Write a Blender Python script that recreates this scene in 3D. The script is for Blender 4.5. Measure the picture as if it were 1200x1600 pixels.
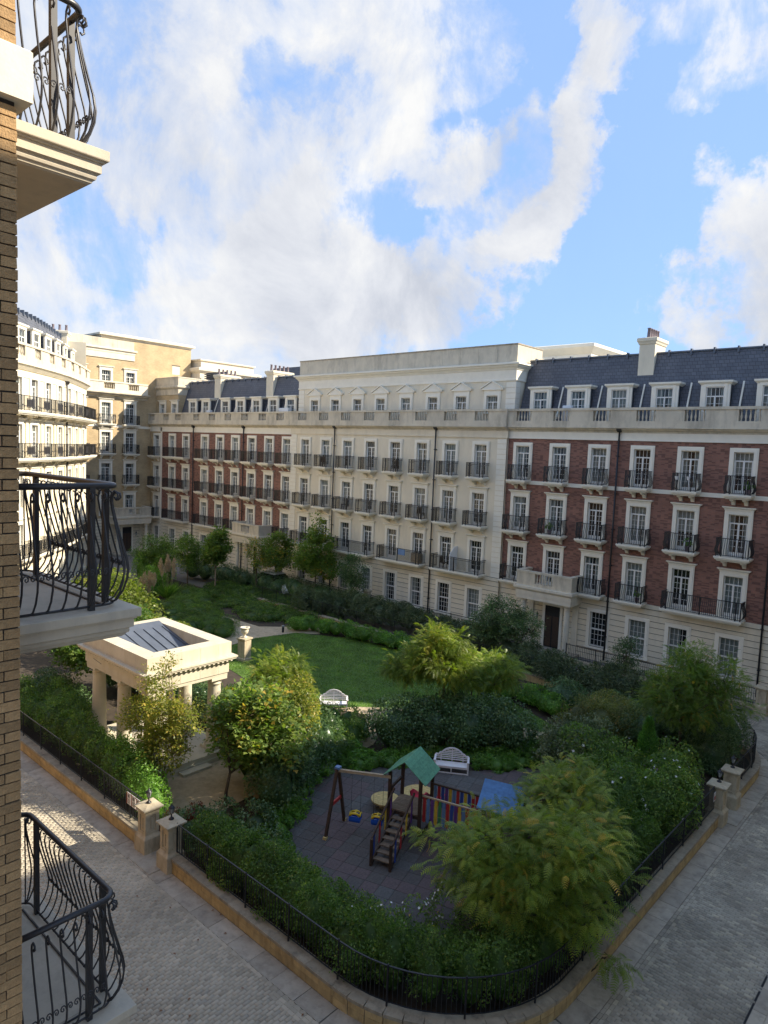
import bpy, math, random
import numpy as np
from mathutils import Matrix, Vector
R_ = math.radians
random.seed(7); rng = np.random.default_rng(11)
for o in list(bpy.data.objects): bpy.data.objects.remove(o, do_unlink=True)
S = bpy.context.scene
COL = S.collection

# ------------------------------------------------------------------ camera
# X runs along the far terrace, Y away from it towards the sky behind it, Z up; eye 13 m above the street
YAW, PITCH, ROLL, FOC, EYE = R_(41.9), R_(5.1), R_(2.33), 1078.0, 13.0
fw = np.array([-math.sin(YAW)*math.cos(PITCH), math.cos(YAW)*math.cos(PITCH), -math.sin(PITCH)])
rt0 = np.array([math.cos(YAW), math.sin(YAW), 0.0]); up0 = np.cross(rt0, fw)
rt = math.cos(ROLL)*rt0 + math.sin(ROLL)*up0; up = -math.sin(ROLL)*rt0 + math.cos(ROLL)*up0
cam = bpy.data.cameras.new('camera'); co = bpy.data.objects.new('camera', cam); COL.objects.link(co)
co.matrix_world = Matrix(((rt[0], up[0], -fw[0], 0), (rt[1], up[1], -fw[1], 0), (rt[2], up[2], -fw[2], EYE), (0, 0, 0, 1)))
cam.sensor_fit = 'VERTICAL'; cam.sensor_height = 36; cam.lens = 36*FOC/1600
cam.clip_start = 0.1; cam.clip_end = 3000
S.camera = co
def ray(px, py):
    return fw + rt*(px-600)/FOC - up*(py-800)/FOC
def G(px, py, z=0.0):           # where a sight line of the survey photo meets height z
    d = ray(px, py); t = (z-EYE)/d[2]
    return (d[0]*t, d[1]*t)

# ------------------------------------------------------------------ sun, sky, exposure
SUN = Vector((1.0, 0.96, 0.96)).normalized()
sl = bpy.data.lights.new('sun', 'SUN'); sl.energy = 2.35; sl.angle = R_(0.6); sl.color = (1.0, 0.90, 0.74)
so = bpy.data.objects.new('sun', sl); COL.objects.link(so)
so.rotation_euler = SUN.to_track_quat('Z', 'Y').to_euler(); so.location = (20, 20, 60)
S.view_settings.view_transform = 'Standard'; S.view_settings.look = 'None'
S.view_settings.exposure = 1.98; S.view_settings.gamma = 1; S.view_settings.use_curve_mapping = False

def ND(nt, typ, **kw):
    n = nt.nodes.new(typ)
    for k, v in kw.items():
        if k.startswith('i_'):
            key = k[2:]; key = int(key) if key.isdigit() else key.replace('_', ' ')
            n.inputs[key].default_value = v
        else: setattr(n, k, v)
    return n
def LK(nt, a, b): nt.links.new(a, b)
def ramp(nt, fac, stops, interp='LINEAR'):
    n = nt.nodes.new('ShaderNodeValToRGB'); cr = n.color_ramp; cr.interpolation = interp
    while len(cr.elements) < len(stops): cr.elements.new(0.5)
    for e, (p, c) in zip(cr.elements, stops):
        e.position = p; e.color = (c[0], c[1], c[2], 1) if hasattr(c, '__len__') else (c, c, c, 1)
    LK(nt, fac, n.inputs[0]); return n.outputs[0]
def mth(nt, op, a, b=None, clamp=False):
    n = nt.nodes.new('ShaderNodeMath'); n.operation = op; n.use_clamp = clamp
    for i, v in enumerate((a, b)):
        if v is None: continue
        if isinstance(v, (int, float)): n.inputs[i].default_value = v
        else: LK(nt, v, n.inputs[i])
    return n.outputs[0]
def mixc(nt, fac, a, b, blend='MIX'):
    n = nt.nodes.new('ShaderNodeMix'); n.data_type = 'RGBA'; n.blend_type = blend
    for i, v in ((0, fac), (6, a), (7, b)):
        if isinstance(v, (int, float)): n.inputs[i].default_value = v
        elif isinstance(v, tuple): n.inputs[i].default_value = (*v[:3], 1)
        else: LK(nt, v, n.inputs[i])
    return n.outputs[2]
def rgb(h):
    h = h.lstrip('#'); v = [int(h[i:i+2], 16)/255 for i in (0, 2, 4)]
    return tuple((c/12.92 if c <= .04045 else ((c+.055)/1.055)**2.4) for c in v)

def build_world():
    w = bpy.data.worlds.new('World'); S.world = w; w.use_nodes = True
    nt = w.node_tree; nt.nodes.clear()
    out = ND(nt, 'ShaderNodeOutputWorld'); bg = ND(nt, 'ShaderNodeBackground'); bg.inputs[1].default_value = 0.12
    sky = ND(nt, 'ShaderNodeTexSky', sky_type='NISHITA', sun_disc=False)
    sky.sun_elevation = math.asin(SUN.z); sky.sun_rotation = math.atan2(SUN.x, SUN.y)
    sky.altitude = 0; sky.air_density = 1.0; sky.dust_density = 0.6; sky.ozone_density = 1.6
    tc = ND(nt, 'ShaderNodeTexCoord')
    sep = ND(nt, 'ShaderNodeSeparateXYZ'); LK(nt, tc.outputs['Generated'], sep.inputs[0])
    zc = mth(nt, 'ADD', mth(nt, 'MAXIMUM', sep.outputs[2], 0.0), 0.16)
    px = mth(nt, 'DIVIDE', sep.outputs[0], zc); py = mth(nt, 'DIVIDE', sep.outputs[1], zc)
    comb = ND(nt, 'ShaderNodeCombineXYZ'); LK(nt, px, comb.inputs[0]); LK(nt, py, comb.inputs[1])
    mp = ND(nt, 'ShaderNodeMapping'); mp.inputs['Rotation'].default_value = (0, 0, R_(-46)); mp.inputs['Scale'].default_value = (1.0, 0.62, 1)
    mp.inputs['Location'].default_value = (3.1, 1.7, 0)
    LK(nt, comb.outputs[0], mp.inputs[0])
    n1 = ND(nt, 'ShaderNodeTexNoise', i_Scale=1.55, i_Detail=9.0, i_Roughness=0.58, i_Distortion=0.25); LK(nt, mp.outputs[0], n1.inputs['Vector'])
    mp2 = ND(nt, 'ShaderNodeMapping'); mp2.inputs['Rotation'].default_value = (0, 0, R_(42)); mp2.inputs['Scale'].default_value = (1.25, 1.0, 0.8); LK(nt, tc.outputs['Generated'], mp2.inputs[0])
    n2 = ND(nt, 'ShaderNodeTexNoise', i_Scale=5.6, i_Detail=12.0, i_Roughness=0.64, i_Distortion=0.35); LK(nt, mp2.outputs[0], n2.inputs['Vector'])
    n3 = ND(nt, 'ShaderNodeTexNoise', i_Scale=2.2, i_Detail=6.0, i_Roughness=0.5)
    LK(nt, tc.outputs['Generated'], n3.inputs['Vector'])
    d = mth(nt, 'ADD', mth(nt, 'MULTIPLY', n1.outputs[0], 0.20), mth(nt, 'MULTIPLY', n2.outputs[0], 0.72))
    n4 = ND(nt, 'ShaderNodeTexNoise', i_Scale=17.0, i_Detail=6.0, i_Roughness=0.65, i_Distortion=0.6); LK(nt, mp2.outputs[0], n4.inputs['Vector'])
    d = mth(nt, 'ADD', d, mth(nt, 'MULTIPLY', n4.outputs[0], 0.18)); d = mth(nt, 'SUBTRACT', d, 0.085)
    wn = ND(nt, 'ShaderNodeTexNoise', i_Scale=4.5, i_Detail=7.0, i_Roughness=0.62); LK(nt, tc.outputs['Generated'], wn.inputs['Vector'])
    wv = ND(nt, 'ShaderNodeVectorMath', operation='SUBTRACT'); LK(nt, wn.outputs['Color'], wv.inputs[0]); wv.inputs[1].default_value = (.5, .5, .5)
    ws = ND(nt, 'ShaderNodeVectorMath', operation='SCALE'); LK(nt, wv.outputs[0], ws.inputs[0]); ws.inputs['Scale'].default_value = 0.40
    wa = ND(nt, 'ShaderNodeVectorMath', operation='ADD'); LK(nt, tc.outputs['Generated'], wa.inputs[0]); LK(nt, ws.outputs[0], wa.inputs[1])
    wd = ND(nt, 'ShaderNodeVectorMath', operation='NORMALIZE'); LK(nt, wa.outputs[0], wd.inputs[0])
    # cloud banks lying in given directions of the sky: (photo pixel, cosine radius, weight)
    banks = [((160, 160), 0.92, 0.115), ((280, 450), 0.972, 0.07), ((470, 100), 0.985, 0.07), ((480, 440), 0.991, 0.12), ((640, 220), 0.9965, 0.13), ((780, 240), 0.9965, 0.10), ((610, 470), 0.9955, 0.17), ((720, 430), 0.997, 0.10),
             ((940, 90), 0.9985, 0.20), ((905, 165), 0.9982, 0.20), ((880, 235), 0.9984, 0.18), ((858, 305), 0.9984, 0.18), ((830, 375), 0.9980, 0.20), ((795, 440), 0.9978, 0.18), ((540, 560), 0.992, 0.08),
             ((1150, 420), 0.9935, 0.27), ((1165, 330), 0.998, 0.12), ((1070, 195), 0.9990, 0.16), ((1160, 30), 0.9945, 0.10), ((1180, 150), 0.9985, 0.10), ((450, 115), 0.9988, -0.10), ((560, 215), 0.9970, -0.11), ((625, 345), 0.9975, -0.15), ((400, 230), 0.9975, -0.10), ((250, 330), 0.9965, -0.09), ((690, 140), 0.9990, -0.12),
             ((1010, 280), 0.988, -0.20), ((835, 90), 0.9975, -0.16), ((940, 470), 0.9925, -0.20), ((100, 350), 0.9975, -0.14), ((800, 545), 0.9955, -0.12), ((160, 500), 0.9975, -0.06)]
    for (p, cr, wt) in banks:
        v = ray(*p); v = v/np.linalg.norm(v)
        dt = ND(nt, 'ShaderNodeVectorMath', operation='DOT_PRODUCT'); LK(nt, wd.outputs[0], dt.inputs[0]); dt.inputs[1].default_value = v
        mr = ND(nt, 'ShaderNodeMapRange', interpolation_type='SMOOTHERSTEP'); LK(nt, dt.outputs['Value'], mr.inputs[0])
        mr.inputs[1].default_value = 1-(1-cr)*1.5; mr.inputs[2].default_value = 1-(1-cr)*0.05; mr.inputs[3].default_value = 0; mr.inputs[4].default_value = wt
        d = mth(nt, 'ADD', d, mr.outputs[0])
    mask = ramp(nt, d, [(0.45, 0.04), (0.52, 0.30), (0.59, 0.74), (0.70, 0.97)])
    ccol = ramp(nt, mth(nt, 'ADD', mth(nt, 'MULTIPLY', n3.outputs[0], 0.55), mth(nt, 'MULTIPLY', n2.outputs[0], 0.55)), [(0.44, (1.30, 1.37, 1.53)), (0.55, (1.70, 1.74, 1.84)), (0.66, (2.10, 2.09, 2.06))])
    skc = mixc(nt, 1.0, sky.outputs[0], (0.62, 0.80, 1.02), 'MULTIPLY')
    skc = mixc(nt, 0.85, skc, (0.72, 1.13, 1.92))
    mix = mixc(nt, mask, skc, ccol)
    LK(nt, mix, bg.inputs[0]); LK(nt, bg.outputs[0], out.inputs[0])
build_world()

# ------------------------------------------------------------------ materials
def new_mat(name):
    m = bpy.data.materials.new(name); m.use_nodes = True
    nt = m.node_tree; p = nt.nodes['Principled BSDF']; return m, nt, p
def coords(nt, axes='xyz', scale=1.0):
    tc = ND(nt, 'ShaderNodeTexCoord')
    if axes == 'xyz': return tc.outputs['Object']
    sp = ND(nt, 'ShaderNodeSeparateXYZ'); LK(nt, tc.outputs['Object'], sp.inputs[0])
    cb = ND(nt, 'ShaderNodeCombineXYZ'); ix = dict(x=0, y=1, z=2)
    if axes == 'hz':   # horizontal distance on x or y faces alike
        LK(nt, mth(nt, 'ADD', sp.outputs[0], sp.outputs[1]), cb.inputs[0]); LK(nt, sp.outputs[2], cb.inputs[1])
    else:
        LK(nt, sp.outputs[ix[axes[0]]], cb.inputs[0]); LK(nt, sp.outputs[ix[axes[1]]], cb.inputs[1])
    return cb.outputs[0]
def M_plain(name, col, rough=0.7, var=0.15, scale=3.0, bump=0.0, bscale=40, metal=0.0, objvar=0.0, stain=None, spec=0.5):
    m, nt, p = new_mat(name); c = coords(nt)
    n = ND(nt, 'ShaderNodeTexNoise', i_Scale=scale, i_Detail=6.0, i_Roughness=0.6); LK(nt, c, n.inputs['Vector'])
    dk = tuple(max(0, v*(1-var)) for v in col); lt = tuple(min(1, v*(1+var)) for v in col)
    o = ramp(nt, n.outputs[0], [(0.3, dk), (0.7, lt)])
    if stain:
        n2 = ND(nt, 'ShaderNodeTexNoise', i_Scale=stain[1], i_Detail=9.0, i_Roughness=0.72)
        ms = ND(nt, 'ShaderNodeMapping'); ms.inputs['Scale'].default_value = (1.6, 1.6, 0.45); LK(nt, c, ms.inputs[0]); LK(nt, ms.outputs[0], n2.inputs['Vector'])
        o = mixc(nt, mth(nt, 'MULTIPLY', ramp(nt, n2.outputs[0], [(0.48, 0.0), (0.68, 1.0)]), stain[2]), o, stain[0])
    if objvar:
        oi = ND(nt, 'ShaderNodeObjectInfo'); k = mth(nt, 'ADD', mth(nt, 'MULTIPLY', oi.outputs['Random'], 2*objvar), 1-objvar)
        cm = ND(nt, 'ShaderNodeCombineColor'); [LK(nt, k, cm.inputs[i]) for i in range(3)]
        o = mixc(nt, 1.0, o, cm.outputs[0], 'MULTIPLY')
    LK(nt, o, p.inputs['Base Color']); p.inputs['Roughness'].default_value = rough; p.inputs['Metallic'].default_value = metal
    p.inputs['Specular IOR Level'].default_value = spec
    if bump:
        n3 = ND(nt, 'ShaderNodeTexNoise', i_Scale=bscale, i_Detail=4.0); LK(nt, c, n3.inputs['Vector'])
        b = ND(nt, 'ShaderNodeBump', i_Strength=bump, i_Distance=0.02); LK(nt, n3.outputs[0], b.inputs['Height']); LK(nt, b.outputs[0], p.inputs['Normal'])
    return m
def M_brick(name, c1, c2, mortar, bw=0.22, bh=0.075, ms=0.01, dark=None, axes='hz', rough=0.85, bias=0.0, off=0.5):
    m, nt, p = new_mat(name); c = coords(nt, axes)
    b = ND(nt, 'ShaderNodeTexBrick'); LK(nt, c, b.inputs['Vector']); b.offset = off
    b.inputs['Scale'].default_value = 1.0; b.inputs['Brick Width'].default_value = bw; b.inputs['Row Height'].default_value = bh
    b.inputs['Mortar Size'].default_value = ms; b.inputs['Mortar Smooth'].default_value = 0.1; b.inputs['Bias'].default_value = bias
    b.inputs['Color1'].default_value = (*c1, 1); b.inputs['Color2'].default_value = (*c2, 1); b.inputs['Mortar'].default_value = (*mortar, 1)
    o = b.outputs[0]
    n = ND(nt, 'ShaderNodeTexNoise', i_Scale=0.8, i_Detail=5.0); LK(nt, c, n.inputs['Vector'])
    o = mixc(nt, 0.5, o, ramp(nt, n.outputs[0], [(0.3, 0.35), (0.7, 0.65)]), 'OVERLAY')
    if dark:  # scattered dark headers
        b2 = ND(nt, 'ShaderNodeTexVoronoi', i_Scale=1.0, i_Randomness=0.2); 
        mp = ND(nt, 'ShaderNodeMapping'); mp.inputs['Scale'].default_value = (1/(bw*1.0), 1/bh, 1); LK(nt, c, mp.inputs[0]); LK(nt, mp.outputs[0], b2.inputs['Vector'])
        sc = ND(nt, 'ShaderNodeSeparateColor'); LK(nt, b2.outputs['Color'], sc.inputs[0])
        o = mixc(nt, mth(nt, 'MULTIPLY', ramp(nt, sc.outputs[0], [(0.62, 0.0), (0.72, 1.0)]), 0.5), o, dark)
    LK(nt, o, p.inputs['Base Color']); p.inputs['Roughness'].default_value = rough
    bp = ND(nt, 'ShaderNodeBump', i_Strength=0.5, i_Distance=0.01, invert=True); LK(nt, b.outputs['Fac'], bp.inputs['Height']); LK(nt, bp.outputs[0], p.inputs['Normal'])
    return m
def M_attr(name, stops, rough=0.8, scale=0.6, patch=(0.75, 1.2), bump=0.0, spec=0.3):   # colour picked by each piece's own number
    m, nt, p = new_mat(name)
    a = ND(nt, 'ShaderNodeAttribute', attribute_name='rnd'); c = coords(nt)
    o = ramp(nt, a.outputs['Fac'], stops)
    n = ND(nt, 'ShaderNodeTexNoise', i_Scale=scale, i_Detail=5.0, i_Roughness=0.6); LK(nt, c, n.inputs['Vector'])
    k = ramp(nt, n.outputs[0], [(0.3, patch[0]), (0.7, patch[1])])
    o = mixc(nt, 1.0, o, k, 'MULTIPLY')
    LK(nt, o, p.inputs['Base Color']); p.inputs['Roughness'].default_value = rough; p.inputs['Specular IOR Level'].default_value = spec
    if bump:
        n3 = ND(nt, 'ShaderNodeTexNoise', i_Scale=60, i_Detail=4.0); LK(nt, c, n3.inputs['Vector'])
        b = ND(nt, 'ShaderNodeBump', i_Strength=bump, i_Distance=0.01); LK(nt, n3.outputs[0], b.inputs['Height']); LK(nt, b.outputs[0], p.inputs['Normal'])
    return m
LSCALE = dict(yellowing_leaf=1.2, lime_leaflet=1.15, mimosa_leaflet=2.3, conifer_spray=3.0, maple_leaf=1.7, oleander_leaf=1.9, red_leaf=1.2, turning_leaf=2.2, dark_leaf=2.7, hedge_leaf=2.3, bright_leaf=2.2, grass_blade=2.3, olive_leaf=2.3)
def M_leaf(name, stops, trans=0.42, rough=0.5, tcol=None):
    m, nt, p = new_mat(name); f = LSCALE.get(name, 2.0); stops = [(a, (c[0]*1.12, c[1], c[2]*.85)) for a, c in stops]; stops = [(a, tuple(v*f for v in c)) for a, c in stops]
    a = ND(nt, 'ShaderNodeAttribute', attribute_name='rnd'); o = ramp(nt, a.outputs['Fac'], stops)
    n = ND(nt, 'ShaderNodeTexNoise', i_Scale=0.9, i_Detail=3.0); LK(nt, coords(nt), n.inputs['Vector']); o = mixc(nt, 1.0, o, ramp(nt, n.outputs[0], [(0.33, 0.62), (0.67, 1.32)] if 'grass' in name else [(0.35, 0.78), (0.65, 1.22)]), 'MULTIPLY')
    LK(nt, o, p.inputs['Base Color']); p.inputs['Roughness'].default_value = rough*.85; p.inputs['Specular IOR Level'].default_value = 0.35
    t = ND(nt, 'ShaderNodeBsdfTranslucent'); LK(nt, mixc(nt, 1.0, o, tcol or (1.6, 1.9, 0.7), 'MULTIPLY'), t.inputs[0])
    mx = ND(nt, 'ShaderNodeMixShader'); mx.inputs[0].default_value = trans
    LK(nt, p.outputs[0], mx.inputs[1]); LK(nt, t.outputs[0], mx.inputs[2]); LK(nt, mx.outputs[0], nt.nodes['Material Output'].inputs[0])
    return m
def M_glass(name, tint, trans=0.5):
    m, nt, p = new_mat(name)
    p.inputs['Base Color'].default_value = (*tint, 1); p.inputs['Roughness'].default_value = 0.04; p.inputs['Specular IOR Level'].default_value = 0.9
    tr = ND(nt, 'ShaderNodeBsdfTransparent'); tr.inputs[0].default_value = (0.85, 0.9, 0.88, 1)
    mx = ND(nt, 'ShaderNodeMixShader'); mx.inputs[0].default_value = trans
    c = coords(nt); n = ND(nt, 'ShaderNodeTexNoise', i_Scale=1.3, i_Detail=1.0); LK(nt, c, n.inputs['Vector'])
    b = ND(nt, 'ShaderNodeBump', i_Strength=0.15, i_Distance=0.05); LK(nt, n.outputs[0], b.inputs['Height']); LK(nt, b.outputs[0], p.inputs['Normal'])
    LK(nt, p.outputs[0], mx.inputs[1]); LK(nt, tr.outputs[0], mx.inputs[2]); LK(nt, mx.outputs[0], nt.nodes['Material Output'].inputs[0])
    return m
MT = dict(
    redbrick=M_brick('red_brick_wall', (0.32, 0.135, 0.092), (0.265, 0.115, 0.08), (0.21, 0.145, 0.11), dark=(0.06, 0.032, 0.028)),
    tanbrick=M_brick('tan_brick_wall', (0.55, 0.41, 0.225), (0.47, 0.345, 0.18), (0.40, 0.31, 0.20)),
    nearbrick=M_plain('near_brick', (0.38, 0.235, 0.105), 0.9, 0.28, 14, 0.5, 70, objvar=0.24, stain=((0.24, 0.14, 0.06), 6.0, 0.5)),
    nearwall=M_brick('near_brick_wall', (0.34, 0.205, 0.085), (0.28, 0.165, 0.07), (0.05, 0.04, 0.03), bw=0.225, bh=0.075),
    mortar=M_plain('dark_mortar', (0.035, 0.028, 0.022), 0.95, 0.3, 30),
    stucco=M_plain('cream_stucco', (0.76, 0.67, 0.50), 0.85, 0.05, 0.6, 0.1, 30, stain=((0.42, 0.37, 0.28), 0.5, 0.35)),
    stone=M_plain('pale_stone', (0.72, 0.64, 0.49), 0.8, 0.07, 1.5, 0.1, 25, stain=((0.40, 0.36, 0.29), 0.9, 0.4)),
    parapet=M_plain('weathered_limestone', (0.62, 0.545, 0.41), 0.9, 0.10, 1.2, 0.15, 25, stain=((0.27, 0.235, 0.18), 0.8, 0.6)),
    trim=M_plain('white_painted_stone', (0.84, 0.78, 0.64), 0.7, 0.05, 2),
    joint=M_plain('stone_joint', (0.13, 0.11, 0.085), 0.9, 0.1, 3),
    frame=M_plain('white_window_paint', (0.74, 0.72, 0.66), 0.45, 0.03, 2),
    glass=M_glass('window_glass', (0.03, 0.035, 0.036), 0.58),
    curtain=M_plain('white_curtain', (0.62, 0.64, 0.60), 0.9, 0.12, 9),
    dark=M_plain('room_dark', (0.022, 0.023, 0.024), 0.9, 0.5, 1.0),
    slate=M_brick('slate_roof', (0.115, 0.118, 0.132), (0.088, 0.092, 0.106), (0.04, 0.042, 0.048), bw=0.30, bh=0.22, ms=0.012, rough=0.6),
    lead=M_plain('grey_lead', (0.10, 0.115, 0.14), 0.5, 0.15, 2),
    pot=M_plain('chimney_pot_clay', (0.20, 0.16, 0.17), 0.8, 0.15, 4),
    iron=M_plain('black_iron', (0.016, 0.017, 0.020), 0.42, 0.2, 8),
    irongrey=M_plain('grey_painted_iron', (0.036, 0.034, 0.035), 0.38, 0.2, 8),
    slab=M_plain('balcony_stone', (0.55, 0.475, 0.355), 0.75, 0.06, 2.2, 0.1, 40, stain=((0.34, 0.30, 0.24), 1.8, 0.5)),
    deck=M_plain('balcony_floor', (0.47, 0.405, 0.305), 0.8, 0.10, 1.2, 0.1, 40, stain=((0.25, 0.22, 0.17), 2.0, 0.5)),
    temple=M_plain('temple_limestone', (0.62, 0.555, 0.42), 0.85, 0.06, 1.8, 0.12, 40, objvar=0.05, stain=((0.44, 0.37, 0.24), 1.2, 0.4)),
    pillar=M_plain('pillar_sandstone', (0.50, 0.42, 0.285), 0.88, 0.12, 4, 0.25, 50, stain=((0.22, 0.18, 0.12), 3.5, 0.55)),
    yellow=M_plain('yellow_sandstone', (0.50, 0.36, 0.165), 0.88, 0.16, 5, 0.3, 50, objvar=0.14, stain=((0.24, 0.16, 0.07), 2.5, 0.6)),
    coping=M_plain('coping_stone', (0.36, 0.30, 0.21), 0.9, 0.16, 4, 0.25, 60, objvar=0.10, stain=((0.14, 0.12, 0.09), 2.0, 0.7)),
    sett=M_attr('stone_setts', [(0.0, (0.38, 0.335, 0.25)), (0.35, (0.45, 0.395, 0.295)), (0.7, (0.50, 0.44, 0.335)), (0.93, (0.55, 0.475, 0.35)), (1.0, (0.40, 0.36, 0.28))], 0.85, 0.45, (0.74, 1.15), 0.2),
    sett_grey=M_attr('grey_stone_setts', [(0.0, (0.29, 0.258, 0.20)), (0.35, (0.36, 0.322, 0.25)), (0.7, (0.42, 0.376, 0.293)), (1.0, (0.50, 0.44, 0.32))], 0.82, 0.42, (0.68, 1.25), 0.2),
    joint_sand=M_plain('joint_sand', (0.16, 0.145, 0.12), 0.95, 0.3, 8),
    kerb=M_plain('grey_paving_stone', (0.43, 0.38, 0.295), 0.8, 0.14, 3, 0.2, 60, objvar=0.16, stain=((0.13, 0.11, 0.09), 1.8, 0.5)),
    pave=M_brick('pavement_setts', (0.27, 0.26, 0.235), (0.20, 0.19, 0.17), (0.09, 0.085, 0.075), bw=0.2, bh=0.1, ms=0.008, axes='xy', rough=0.8),
    soil=M_plain('dark_soil', (0.055, 0.040, 0.026), 0.95, 0.35, 3, 0.5, 12),
    lawn=M_plain('lawn_ground', (0.10, 0.17, 0.035), 0.9, 0.3, 1.5, 0.4, 30),
    gravel=M_plain('sandy_path', (0.50, 0.395, 0.26), 0.95, 0.14, 6, 0.5, 120, stain=((0.23, 0.17, 0.11), 1.0, 0.5)),
    tile=M_plain('rubber_tile', (0.100, 0.088, 0.080), 0.9, 0.22, 14, 0.4, 90, stain=((0.10, 0.10, 0.105), 0.9, 0.6)),
    tile_red=M_plain('red_rubber_tile', (0.125, 0.092, 0.088), 0.9, 0.22, 14, 0.4, 90, stain=((0.10, 0.095, 0.098), 0.9, 0.5)),
    tile_grey=M_plain('grey_rubber_tile', (0.112, 0.106, 0.098), 0.9, 0.22, 14, 0.4, 90, stain=((0.13, 0.13, 0.135), 0.9, 0.5)),
    bark=M_plain('bark', (0.10, 0.075, 0.05), 0.95, 0.35, 12, 0.6, 30),
    bark_pale=M_plain('pale_bark', (0.24, 0.19, 0.13), 0.95, 0.3, 12, 0.5, 30),
    wood=M_plain('weathered_wood', (0.20, 0.145, 0.095), 0.85, 0.25, 9, 0.35, 40, objvar=0.12),
    darkwood=M_plain('dark_brown_wood', (0.060, 0.034, 0.020), 0.75, 0.25, 8, 0.3, 40),
    palewood=M_plain('pale_wood', (0.42, 0.32, 0.20), 0.8, 0.18, 8, 0.25, 40, objvar=0.1),
    greenwood=M_plain('green_painted_wood', (0.13, 0.34, 0.20), 0.7, 0.22, 10, 0.25, 40, objvar=0.12),
    bluewood=M_plain('blue_painted_wood', (0.09, 0.22, 0.44), 0.7, 0.18, 10, 0.25, 40, objvar=0.12),
    yellowwood=M_plain('yellow_painted_wood', (0.58, 0.42, 0.16), 0.7, 0.18, 10, 0.25, 40, objvar=0.1),
    p_red=M_plain('red_paint', (0.42, 0.03, 0.03), 0.5, 0.12, 6), p_blue=M_plain('blue_paint', (0.03, 0.07, 0.30), 0.5, 0.12, 6),
    p_yellow=M_plain('yellow_paint', (0.62, 0.42, 0.04), 0.5, 0.12, 6), p_green=M_plain('green_paint', (0.05, 0.22, 0.08), 0.5, 0.12, 6),
    p_purple=M_plain('purple_paint', (0.13, 0.05, 0.22), 0.5, 0.12, 6), p_cyan=M_plain('pale_blue_paint', (0.12, 0.22, 0.40), 0.5, 0.12, 6),
    plastic_blue=M_plain('blue_plastic', (0.015, 0.10, 0.50), 0.3, 0.05, 3), plastic_yellow=M_plain('yellow_plastic', (0.75, 0.52, 0.03), 0.35, 0.05, 3),
    plastic_red=M_plain('red_plastic', (0.60, 0.02, 0.07), 0.3, 0.05, 3), plastic_green=M_plain('turquoise_plastic', (0.04, 0.42, 0.28), 0.3, 0.05, 3),
    benchwhite=M_plain('white_bench_paint', (0.82, 0.78, 0.76), 0.5, 0.04, 5),
    plasticwhite=M_plain('white_plastic', (0.72, 0.73, 0.73), 0.4, 0.04, 3),
    rubber=M_plain('black_rubber', (0.02, 0.02, 0.02), 0.8, 0.2, 6),
    carwhite=M_plain('white_car_paint', (0.75, 0.77, 0.80), 0.2, 0.02, 2), carglass=M_plain('car_glass', (0.02, 0.025, 0.03), 0.05, 0.1, 2, spec=0.9),
    lampglass=M_plain('frosted_lamp_glass', (0.32, 0.33, 0.32), 0.25, 0.1, 5),
    paperwhite=M_plain('white_sign_board', (0.62, 0.58, 0.54), 0.6, 0.05, 5), signred=M_plain('red_sign_print', (0.45, 0.06, 0.04), 0.6, 0.1, 5), signgrey=M_plain('grey_sign_print', (0.16, 0.14, 0.13), 0.6, 0.1, 5),
    pampas=M_attr('pampas_plume', [(0, (0.50, 0.36, 0.20)), (1, (0.68, 0.55, 0.36))], 0.9, 3, (0.9, 1.1)),
    flower_w=M_plain('white_petal', (0.80, 0.80, 0.78), 0.6, 0.03, 5), flower_p=M_plain('lilac_petal', (0.45, 0.27, 0.52), 0.6, 0.06, 5),
    dryleaf=M_plain('dry_leaf', (0.22, 0.10, 0.04), 0.8, 0.3, 5),
)
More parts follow.
